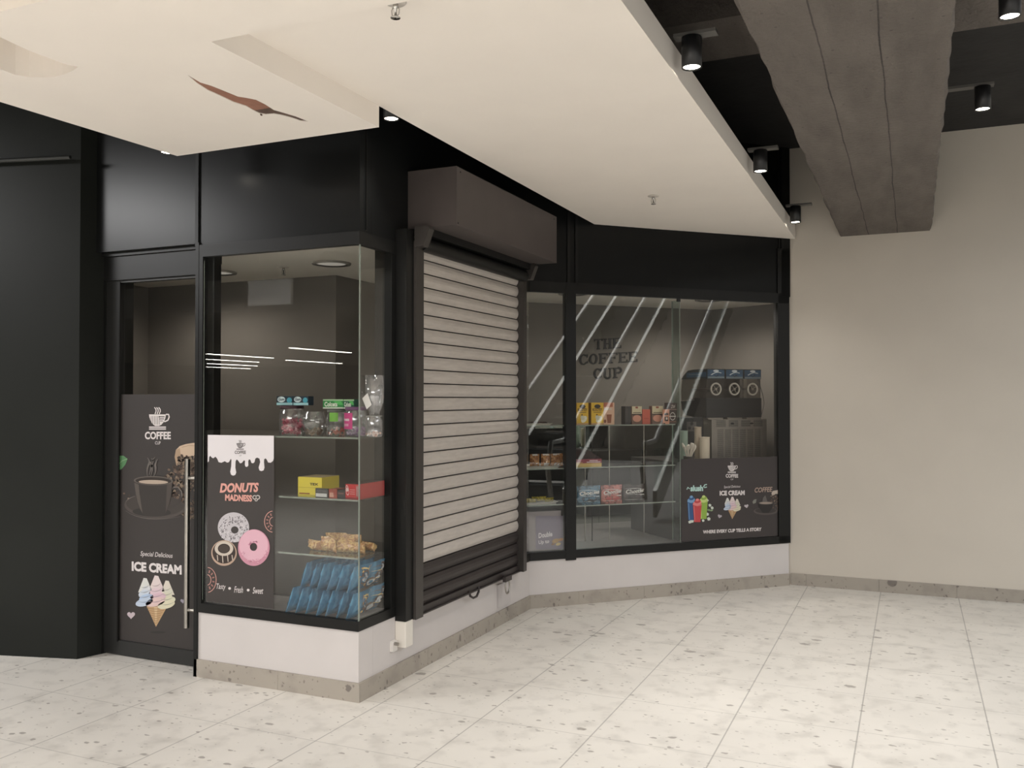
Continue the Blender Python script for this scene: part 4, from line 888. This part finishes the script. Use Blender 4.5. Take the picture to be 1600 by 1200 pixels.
# mirror on the shop wall below the shelf height
mb = MB(); MIR = mat('wall_mirror', (205, 214, 208), .02, metal=1)
for i, (a0, a1) in enumerate(((.0, .83), (.833, 1.62), (1.623, 2.3))):
    pass
for i, (a0, a1, lb) in enumerate(((.62, 1.30, 'left'), (1.303, fdx(1006, 1.372), 'middle'), (fdx(1006, 1.372) + .003, 2.62, 'right'))):
    mb = MB(); mb.box(a0, a1, 1.372, 1.378, .437, 1.41, MIR, FD); mb.box(a0, a1, 1.3782, 1.39, .437, 1.41, FRAME, FD); mb.build('mirror_panel', label='%s mirror panel low behind the diagonal display shelves' % lb, cat='mirror', group='low mirror panels')
mb = MB(); mb.box(-.6, .60, .62, .64, .437, 1.40, FRAME, FD); mb.build('partition', label='black low partition behind the trays in the corner pane', cat='partition')
# yellow tea boxes etc.
def a_tea(A):
    A.ell(.5, .17, .26, .09, (52, 40, 28), 2); A.text('KOOTEY', .1, .38, .9, .38, .13, (52, 38, 26), 3, fat=.03); A.rect(.18, .42, .82, .45, (120, 92, 30), 2)
    A.ell(.62, .75, .26, .14, (226, 220, 196), 2, -.3); A.ell(.5, .68, .18, .1, (206, 200, 176), 3, .2); A.rect(0, .93, 1, 1, (196, 150, 110), 2); A.ell(.45, .55, .06, .03, (90, 60, 30), 3)
ZM1, ZM2, ZM3 = 1.4455, 1.1005, .7905
TG = 'yellow hot drink cartons on the top diagonal shelf'
item(901, 919.5, 630, 664.5, .07, .07, ZM1, (232, 182, 40), 'tea_box', 'yellow drink carton nearest the mullion on the top diagonal shelf', 'carton', TG, a_tea, (168, 120, 30), fr0=FD)
item(924, 943, 630, 664.5, .07, .07, ZM1, (232, 182, 40), 'tea_box', 'yellow drink carton touching the orange cocoa carton', 'carton', TG, a_tea, (168, 120, 30), fr0=FD)
def a_coc(A): A.rect(0, 0, .85, .2, (176, 90, 56), 2); A.rect(.05, .25, .75, .34, (214, 196, 176), 2); A.poly([(.25, .52), (.75, .52), (.68, .93), (.34, .93)], (150, 82, 52), 3); A.rect(.25, .50, .75, .54, (226, 180, 150), 4); A.ell(.12, .85, .12, .08, (140, 72, 46), 3)
item(943.3, 960, 630, 664.5, .071, .07, ZM1, (222, 176, 146), 'cocoa_box', 'orange and cream cocoa drink carton beside the yellow ones', 'carton', None, a_coc, (150, 90, 60), fr0=FD)
item(977, 986, 634, 662, .08, .07, ZM1, (44, 40, 38), 'coffee_box', 'narrow black carton standing left of the cream coffee pack', 'carton', None, lambda A: A.rect(.2, .1, .4, .9, (60, 56, 52), 2), fr0=FD)
def a_cof(A): A.rect(.0, .0, 1, .42, (206, 190, 152), 2); A.rect(.35, .02, .6, .12, (150, 70, 50), 3); A.rect(.1, .34, .9, .38, (90, 64, 50), 3); A.ell(.5, .68, .42, .2, (214, 142, 116), 3); A.rect(0, .44, 1, .5, (60, 42, 36), 3)
CG = 'coffee packs on the top diagonal shelf'
item(987.5, 1003, 634, 662, .08, .05, ZM1, (122, 82, 66), 'coffee_box', 'cream topped coffee pack left of the orange one', 'carton', CG, a_cof, fr0=FD)
item(1004, 1016, 638, 661, .08, .05, ZM1, (204, 84, 60), 'coffee_box', 'plain orange carton between two cream topped coffee packs', 'carton', CG, lambda A: A.rect(.2, .6, .8, .64, (170, 60, 44), 2), fr0=FD)
item(1019, 1036, 634, 662, .08, .05, ZM1, (122, 88, 74), 'coffee_box', 'cream topped coffee pack right of the orange one', 'carton', CG, a_cof, fr0=FD)
def a_ob(A): A.rect(.15, .25, .85, .4, (60, 40, 32), 2); A.rect(.2, .5, .8, .8, (40, 30, 26), 2); A.rect(.4, .55, .7, .7, (206, 190, 176), 3); A.rect(0, .92, .3, 1, (60, 40, 32), 2)
item(1036.5, 1046, 639, 662, .03, .012, ZM1, (206, 138, 108), 'coffee_box', 'pale orange coffee carton with dark cup picture', 'carton', CG, a_ob, fr0=FD)
def a_sb(A): A.text('Zizi', .3, .26, .8, .22, .14, (196, 180, 170), 2, shear=.3, fat=.01); A.rect(.1, .3, .95, .33, (150, 120, 108), 2); A.ell(.5, .64, .3, .19, (206, 194, 186), 2, 0, 24, hole=.84); A.rect(.14, .62, .86, .66, (206, 194, 186), 3); A.rect(.1, .88, .9, .91, (140, 90, 70), 2)
item(1044, 1058, 629, 662, .045, .06, ZM1, (66, 46, 42), 'coffee_box', 'dark brown carton with round emblem at the right end of the top shelf', 'carton', CG, a_sb, fr0=FD)
# maroon carton tray
a0, a1 = fdx(897, .08), fdx(940, .08)
fr = FD.at(a0, .08, ZM2); mb = MB(); ww = a1 - a0
mb.box(0, ww, 0, .22, 0, .028, ink((216, 178, 92)), fr); mb.box(0, ww, -.001, .22, .0281, .062, ink((150, 48, 66)), fr)
mb.add([fr(0, 0, .0625), fr(ww, 0, .0625), fr(ww - .05, .2, .135), fr(0, .2, .135), fr(0, .22, .0625), fr(ww, .22, .0625)], [(0, 1, 2, 3), (3, 2, 5, 4), (1, 5, 2), (0, 3, 4)], ink((58, 30, 38), .25))
A = Art(mb, lambda x, y: fr(ww * x, -.001, .062 * (1 - y)), -FD.w); A.rect(.55, .15, .85, .27, (224, 200, 204), 2); A.rect(.45, .36, .95, .46, (224, 200, 204), 2); A.rect(.05, .4, .3, .5, (206, 150, 90), 2)
mb.build('display_carton', label='maroon and yellow carton with dark wrapped bars on the middle diagonal shelf', cat='carton', origin=fr.o)
# three biscuit bags
def a_bis(c1, c2, c3):
    def f(A):
        for i in range(6): A.stroke(bez((.05, .1 + i * .15), (.5, .02 + i * .17), (.95, .16 + i * .14)), .05, (c2, c3)[i % 2], 2 + i % 2, True)
        A.ell(.5, .72, .34, .18, c1, 5, .1); A.text('Choccies', .06, .52, .94, .44, .22, (224, 220, 216), 6, shear=.2, fat=.03); A.rect(.7, .55, .94, .62, c3, 6)
    return f
for px0, px1, c1, c2, c3, nm in ((900, 938, (34, 36, 44), (86, 122, 146), (176, 190, 200), 'blue grey biscuit bag nearest the mullion on the lowest diagonal shelf'), (938, 972, (190, 70, 66), (196, 120, 112), (206, 190, 184), 'red biscuit bag in the middle of the lowest diagonal shelf'), (973, 1008, (26, 22, 24), (74, 64, 64), (176, 170, 168), 'black and grey biscuit bag at the right of the lowest diagonal shelf')):
    a0, a1 = fdx(px0, .10), fdx(px1, .10)
    bag(FD.at((a0 + a1) / 2, .10, ZM3 + .001), (a1 - a0) * .97, .15, .06, bagmat('foil_%d' % px0, c2, tuple(int(x * .6) for x in c2), 14), None, name='biscuit_bag', label=nm, cat='biscuit bag', group='biscuit bags on the lowest diagonal shelf', seed=px0, art=a_bis(c1, c2, c3))
# corner pane: trays
TRAY = mat('white_tray', (206, 198, 188), .4)
def tray(a0, a1, d0, d1, z, label, nm='serving_tray'):
    mb = MB(); mb.box(a0 + .015, a1 - .015, d0 + .015, d1 - .015, z + .0005, z + .004, TRAY, FD)
    mb.add([FD(a, b, c) for a, b, c in ((a0 + .015, d0 + .015, z + .004), (a1 - .015, d0 + .015, z + .004), (a1 - .015, d1 - .015, z + .004), (a0 + .015, d1 - .015, z + .004), (a0, d0, z + .016), (a1, d0, z + .016), (a1, d1, z + .016), (a0, d1, z + .016))], [(0, 1, 5, 4), (1, 2, 6, 5), (2, 3, 7, 6), (3, 0, 4, 7)], TRAY)
    return mb.build(nm, label=label, cat='tray', origin=FD((a0 + a1) / 2, (d0 + d1) / 2, z), group='white trays in the corner pane')
tray(-.03, .24, .08, .30, 1.4455, 'white tray with dark bars on the top shelf next to the shutter')
tray(-.03, .31, .08, .32, 1.1005, 'white tray under the four packs of rolls next to the shutter')
tray(-.03, .29, .08, .32, .8105, 'white tray of yellow green snacks next to the shutter')
DKB = bagmat('dark_bar_wrap', (50, 34, 32), (84, 60, 54), 30)
for i in range(5):
    bag(FD.at(.0 + i * .05, .16, 1.4505), .05, .022, .02, DKB, name='chocolate_bar', label='dark wrapped bar lying on the tray of the top corner shelf', cat='chocolate bar', group='dark bars on the top tray', seed=100 + i, n=(6, 4))
ROLL = bagmat('rolls_in_film', (190, 142, 96), (142, 94, 62), 34, .2)
for i, (px, w_, nm) in enumerate(((835, .085, 'first'), (852, .082, 'second'), (868, .09, 'third'), (879, .085, 'rightmost'))):
    a = fdx(px, .14)
    bag(FD.at(a, .14 + .02 * (i == 3), 1.1055), w_, .105, .07, ROLL, name='roll_pack', label='%s film wrapped pack of brown rolls on the middle corner tray' % nm, cat='bread pack', group='packs of rolls', seed=120 + i,
        art=lambda A: (A.rect(.25, .68, .75, .92, (214, 208, 200), 4), A.rect(.2, .0, .8, .12, (206, 200, 192), 4)))
YEL = bagmat('yellow_green_snack', (178, 160, 62), (120, 112, 40), 40)
for i in range(8):
    bag(FD.at(.02 + .034 * i, .14 + .03 * (i % 2), .8155 + (.012 if i in (3, 4, 5) else 0)), .06, .034, .03, YEL, name='snack_stick', label='yellow green wrapped snack in the low heap on the lower corner tray', cat='snack', group='yellow green snacks', seed=140 + i, n=(6, 4))
# big clear fronted box with a poster
a0, a1 = fdx(803, .03), .31
t = thing('display_case', FD(.1, .05, .437), 'grey acrylic case with a Double Up print in the lower corner pane', 'display case')
mb = MB(); mb.box(-.03, .30, .045, .33, .4405, .757, mat('case_acrylic', (146, 138, 140), .2, spec=.6), FD); mb.build('case_body', t, bevel=.006)
mb = MB(); A = Art(mb, lambda x, y: DPL(x, y, .0440), (S2, -S2, 0), .0005)
A.rect(837, 806, 882, 858, (128, 118, 136), 0); A.text('Double', 841.5, 841, 863, 838, 8, (222, 214, 220), 2, fat=.03); A.text('Up to', 841.5, 852, 858, 850, 7.5, (222, 214, 220), 2, fat=.02)
for x, y, r, c in ((868, 845, 6, (176, 140, 96)), (872, 850, 4, (206, 180, 120)), (864, 850, 3, (146, 108, 84)), (876, 843, 4, (190, 130, 92))): A.ell(x, y, r, r * .55, c, 3 + int(r), -.3, 14)
mb.build('printed_panel', t)
# counter behind the poster
CTR = mat('counter_laminate', (60, 56, 54), .5)
mb = MB(); mb.box(1.40, 2.30, .12, .90, .437, 1.115, CTR, FD); mb.build('counter', label='dark counter under the slush machine behind the window poster', cat='counter', bevel=.004)
# ------------------------------------------------------------------ slush machine
ZC = 1.1155
sd_ = .34
b0 = fdx(1112, sd_) ; b1 = fdx(1198, sd_)
sm = thing('slush_machine', FD((b0 + b1) / 2, sd_ + .2, ZC), 'three bowl slush machine with blue lids seen from behind, right of the glass divider', 'slush machine')
GR = mat('vent_steel', (150, 142, 134), .35, metal=.6, noise=.06, scale=20); GRD = ink((52, 48, 46))
zt = DPL(1110, 655.5, sd_).z
mb = MB(); mb.box(b0, b1, sd_, sd_ + .42, ZC + .002, zt, GR, FD); mb.build('base_cabinet', sm, bevel=.003)
mb = MB(); A = Art(mb, lambda x, y: FD(b0 + (b1 - b0) * x, sd_ - .0006, zt - (zt - ZC) * y), -FD.w, .0006)
for r_ in range(7):
    y = .03 + r_ * .024
    for c_ in range(4): A.rect(.08 + c_ * .225, y, .08 + c_ * .225 + .17, y + .010, GRD, 1)
for r_ in range(30):
    y = .26 + r_ * .024
    for c_ in range(6): A.rect(.10 + c_ * .135, y, .10 + c_ * .135 + .11, y + .007, GRD, 1)
for x in (.37, .72): A.ell(x, .11, .035, .022, (34, 30, 30), 2, n=12)
mb.build('vent_panel', sm)
mb = MB(); 
for i in range(3): mb.box(b0 - .03 + i * .215 * (b1 - b0) / .62, b0 - .03 + i * .215 * (b1 - b0) / .62 + .165 * (b1 - b0) / .62, sd_ + .01, sd_ + .4, zt + .001, zt + .014, GR, FD)
mb.build('top_ledge', sm)
u0, u1 = fdx(1104, sd_ + .05), fdx(1190, sd_ + .05); zb0 = zt + .015; zb1 = DPL(1150, 622, sd_ + .05).z
BL2 = sd_ + .05
mb = MB(); mb.box(u0, u1, BL2, BL2 + .20, zb0, zb1, BLK, FD)
for i in range(3):
    x0 = u0 + (u1 - u0) * i / 3 + .004; x1 = u0 + (u1 - u0) * (i + 1) / 3 - .004
    pr = [(BL2 + .2, zb0 + .0), (BL2 + .36, zb0 + .02), (BL2 + .42, zb0 + .07), (BL2 + .44, zb1 - .03), (BL2 + .2, zb1 - .02)]; k = len(pr)
    mb.add([FD(x, y, z) for x in (x0, x1) for y, z in pr], [tuple(range(k)), tuple(range(k, 2 * k))[::-1]] + [(j, k + j, k + (j + 1) % k, (j + 1) % k) for j in range(k)], BLK)
mb.build('motor_housing', sm)
SMK = glass('smoky_bowl', (.50, .48, .45), 1.6, .05)
LIDM = mat('slush_lid', (30, 34, 38), .35); LBL = mat('slush_lid_label', (40, 74, 104), .35, noise=.35, scale=30)
zl0 = DPL(1150, 592, BL2).z; zl1 = DPL(1150, 577, BL2).z
for i in range(3):
    x0 = u0 + (u1 - u0) * i / 3 + .006; x1 = u0 + (u1 - u0) * (i + 1) / 3 - .006; xm = (x0 + x1) / 2
    pr = [(BL2 + .005, zb1 + .001), (BL2 + .43, zb1 - .025), (BL2 + .44, zb1 + .06), (BL2 + .42, zl0), (BL2 + .005, zl0)]; k = len(pr)
    mb = MB(); mb.add([FD(x, y, z) for x in (x0, x1) for y, z in pr], [tuple(range(k)), tuple(range(k, 2 * k))[::-1]] + [(j, k + j, k + (j + 1) % k, (j + 1) % k) for j in range(k)], SMK); bw = mb.build('bowl', sm)
    pr = [(BL2 - .005, zl0 + .001), (BL2 + .435, zl0 + .001), (BL2 + .40, zl0 + .035), (BL2 + .32, zl1 - .008), (BL2 + .22, zl1), (BL2 - .005, zl1)]
    k = len(pr); mb = MB(); mb.add([FD(x, y, z) for x in (x0, x1) for y, z in pr], [tuple(range(k)), tuple(range(k, 2 * k))[::-1]] + [(j, k + j, k + (j + 1) % k, (j + 1) % k) for j in range(k)], LIDM)
    hL = zl1 - zl0
    A = Art(mb, lambda x, y: FD(x0 + (x1 - x0) * x, BL2 - .0056, zl1 - hL * y), -FD.w, .0006)
    A.rect(0.02, .08, .98, .98, LBL, 1); A.rect(.02, .78, .98, .96, (112, 128, 138), 2); A.ell(.5, .2, .16, .12, (206, 214, 220), 2); A.stroke(bez((.22, .62), (.5, .2), (.8, .42)), .07, (206, 214, 220), 3); A.stroke([(.4, .6), (.5, .8), (.62, .58)], .06, (20, 30, 46), 3)
    if i == 0:
        A2 = Art(mb, lambda x, y: FD(x0 - .0006, BL2 + .38 * x, zl0 + hL * .75 - hL * .6 * y), -FD.u, .0004); A2.rect(.02, .1, .9, .95, LBL, 1); A2.stroke([(.3, .5), (.8, .4)], .08, (120, 134, 144), 2)
    mb.build('bowl_lid', sm)
    zr = DPL(1139, 608, BL2).z; mb = MB(); R_ = .052
    ringp = [FD(xm + R_ * math.cos(a), BL2 - .004, zr + R_ * math.sin(a)) for a in [2 * math.pi * j / 28 for j in range(29)]]
    c_ = ink((196, 188, 176)); mb.tube(ringp, .0078, c_, 8, caps=False)
    for j in range(4 if i != 2 else 2):
        a = .6 + j * math.pi / 2; mb.tube([FD(xm, BL2 - .001, zr), FD(xm + .04 * math.cos(a), BL2 - .001, zr + .04 * math.sin(a))], .0035, ink((140, 132, 122)), 6)
    mb.tube([FD(xm, BL2 - .01, zr), FD(xm, BL2 + .4, zr)], .011, ink((150, 140, 128)), 12)
    mb.build('auger_ring', sm)
mb = MB(); e = [(1184, 592), (1188, 604), (1192, 618), (1194, 630), (1192, 640), (1190, 648)]
mb.tube([DPL(x, y, BL2) for x, y in e], .003, BLK, 6); mb.build('cable', sm)
# black grinder/dispenser left of the vent panel
g0, g1 = fdx(1066, .36), fdx(1100, .36); zg0 = ZC + .001; zg1 = DPL(1080, 652, .36).z
gt = thing('coffee_machine', FD((g0 + g1) / 2, .38, ZC), 'black dispenser with two dials left of the slush machine', 'coffee machine')
mb = MB(); mb.box(g0, g1, .365, .50, ZC + .0005, zg1, BLK, FD); mb.build('machine_body', gt, bevel=.01)
mb = MB(); A = Art(mb, lambda x, y: DPL(x, y, .364), (S2, -S2, 0), .0006); A.rect(1073, 659, 1088, 674, (86, 80, 76), 1); A.ell(1081, 662, 2.6, 2.6, (30, 28, 28), 2); A.ell(1077, 669, 2.4, 2.4, (30, 28, 28), 2); A.ell(1084, 670, 2, 2, (40, 37, 36), 2); mb.build('dial_plate', gt)
# cups
def cupstack(px0, px1, ytop, d, label, col=(214, 200, 180), group='paper cup stacks by the slush machine', taper=1.0):
    a0, a1 = fdx(px0, d), fdx(px1, d); r = (a1 - a0) / 2; c = FD((a0 + a1) / 2, d, 0); H_ = DPL(px0, ytop, d).z - ZC
    prof = [(.001, .001), (r * .86 * taper, .001)]; n = max(3, int(H_ / .012))
    for i in range(n):
        z = .01 + (H_ - .012) * i / n; prof += [(r * (.90 if taper == 1 else .9), z), (r, z + (H_ / n) * .8)]
    prof += [(r, H_), (r * .93, H_), (r * .8, H_ - .03), (.001, H_ - .03)]
    mb = MB(); mb.lathe(prof, (c.x, c.y, ZC), mat('paper_cup_%d' % col[0], col, .6), 24, caps=False); return mb.build('cup_stack', label=label, cat='paper cups', group=group, origin=(c.x, c.y, ZC))
cupstack(1094, 1108, 683, .16, 'thick white stack of paper cups beside the vent panel')
cupstack(1085.5, 1095.5, 667, .26, 'taller thinner stack of paper cups behind the thick one', (180, 164, 146))
cupstack(1064, 1074, 673, .26, 'pale green stack of cups at the glass divider', (150, 166, 152))
# holder with spoons
a0, a1 = fdx(1067, .12), fdx(1086, .12); ca = (a0 + a1) / 2; r = (a1 - a0) / 2
ct = thing('cutlery_cup', FD(ca, .12, ZC), 'cup of white plastic spoons at the left end of the counter', 'cutlery cup')
mb = MB(); c = FD(ca, .12, 0); mb.lathe([(.001, .001), (r * .75, .001), (r * .82, .045), (r * .8, .045), (.001, .01)], (c.x, c.y, ZC), ink((50, 42, 40)), 24, caps=False); mb.build('holder', ct)
for i in range(9):
    a = 2 * math.pi * i / 9; q = .012; b_ = V((c.x + q * math.cos(a), c.y + q * math.sin(a), ZC + .02)); e_ = V((c.x + r * .95 * math.cos(a), c.y + r * .95 * math.sin(a), ZC + .135 + .012 * (i % 3)))
    mb = MB(); mb.tube([b_, b_.lerp(e_, .6), b_.lerp(e_, .8), e_], [.004, .005, .011, .008], ink((218, 208, 194)), 8); mb.build('spoon', ct)

# ================================================================== WHAT THE GLASS REFLECTS (behind and beside the camera)
TUBE = mat('tube_glow', (255, 248, 236), .5, emit=9)
def tube_lamp(x, y, z, L_, lab):
    t = thing('linear_lamp', (x, y, z), lab, 'linear lamp', 'linear lamps of the walkway behind')
    mb = MB(); mb.box(x - .06, x + .06, y - L_ / 2, y + L_ / 2, z + .001, z + .05, ink((60, 60, 60))); mb.build('lamp_body', t)
    mb = MB(); mb.box(x - .05, x + .05, y - L_ / 2, y + L_ / 2, z - .02, z, TUBE); mb.build('diffuser', t)
k = 0
for x, y in ((-22, -17.1), (-28, -23.7), (-17.1, -15.3), (-22.7, -22.6), (-17, -20.8), (-25, -20.2), (-31, -26.5), (-12.5, -17), (-12.5, -22), (-19.8, -25)):
    tube_lamp(x, y, 3.2, 3.2 if k % 3 else 3.8, 'white linear lamp mirrored in the bay window, one of the far rows behind the camera'); k += 1
for x, y in ((-8, -8), (-2, -8), (-8, -12), (-2, -12)): tube_lamp(x, y, 3.2, 3.2, 'white linear lamp over the walkway behind the camera')
# escalator to the right, mirrored in the diagonal window
est = thing('escalator', (5, 4.5, 0), 'escalator with steel skirts, glass balustrades and handrails, mirrored in the diagonal window', 'escalator')
def espan(y, x0=2.3, par=est):
    x1 = 8.6; K = .577
    P = lambda x, up: V((x, y, .05 + max(0, x - x0) * K + up))
    def sheet(name, lo, hi, th, m, xa=x0, xb=x1):
        mb = MB(); vs = [P(xa, lo), P(xb, lo), P(xb, hi), P(xa, hi)]; mb.add([v + V((0, d_, 0)) for d_ in (-th, th) for v in vs], [(0, 1, 2, 3), (7, 6, 5, 4), (0, 4, 5, 1), (2, 6, 7, 3), (1, 5, 6, 2), (0, 3, 7, 4)], m); mb.build(name, par)
    sheet('side_skirt', 0.0, .36, .03, STEEL); sheet('balustrade', .40, 1.02, .006, GLASSI)
    mb = MB(); mb.tube([P(x0 - .5, .3), P(x0 - .62, .7), P(x0 - .5, 1.02), P(x0, 1.04), P(x1, 1.04)], .035, STEEL, 12); mb.build('handrail', par)
espan(3.95); espan(5.0)
mb = MB(); st_ = mat('escalator_step', (96, 94, 92), .4, metal=.6)
for i in range(15):
    x = 2.6 + i * .4; z = .05 + max(0, x - 2.3) * .577; mb.box(x, x + .4, 3.99, 4.96, z, z + .2, st_)
mb.build('steps', est)
est2 = thing('escalator_railing', (5, 6.2, 0), 'separate steel and glass ramp railing beside the escalator, mirrored in the diagonal window', 'railing')
espan(6.2, 2.6, est2)
t = thing('hanging_sign', (-8.9, -2.6, 3.08), 'white hanging direction sign mirrored in the bay window', 'sign')
mb = MB(); mb.box(-9.29, -8.49, -2.63, -2.57, 3.08, 3.46, ink((206, 202, 196))); mb.build('sign_panel', t)
mb = MB(); mb.tube([(-9.1, -2.6, 3.461), (-9.1, -2.6, 3.905)], .006, BLK, 6); mb.build('hanger', t)
mb = MB(); mb.tube([(-8.7, -2.6, 3.461), (-8.7, -2.6, 3.905)], .006, BLK, 6); mb.build('hanger', t)
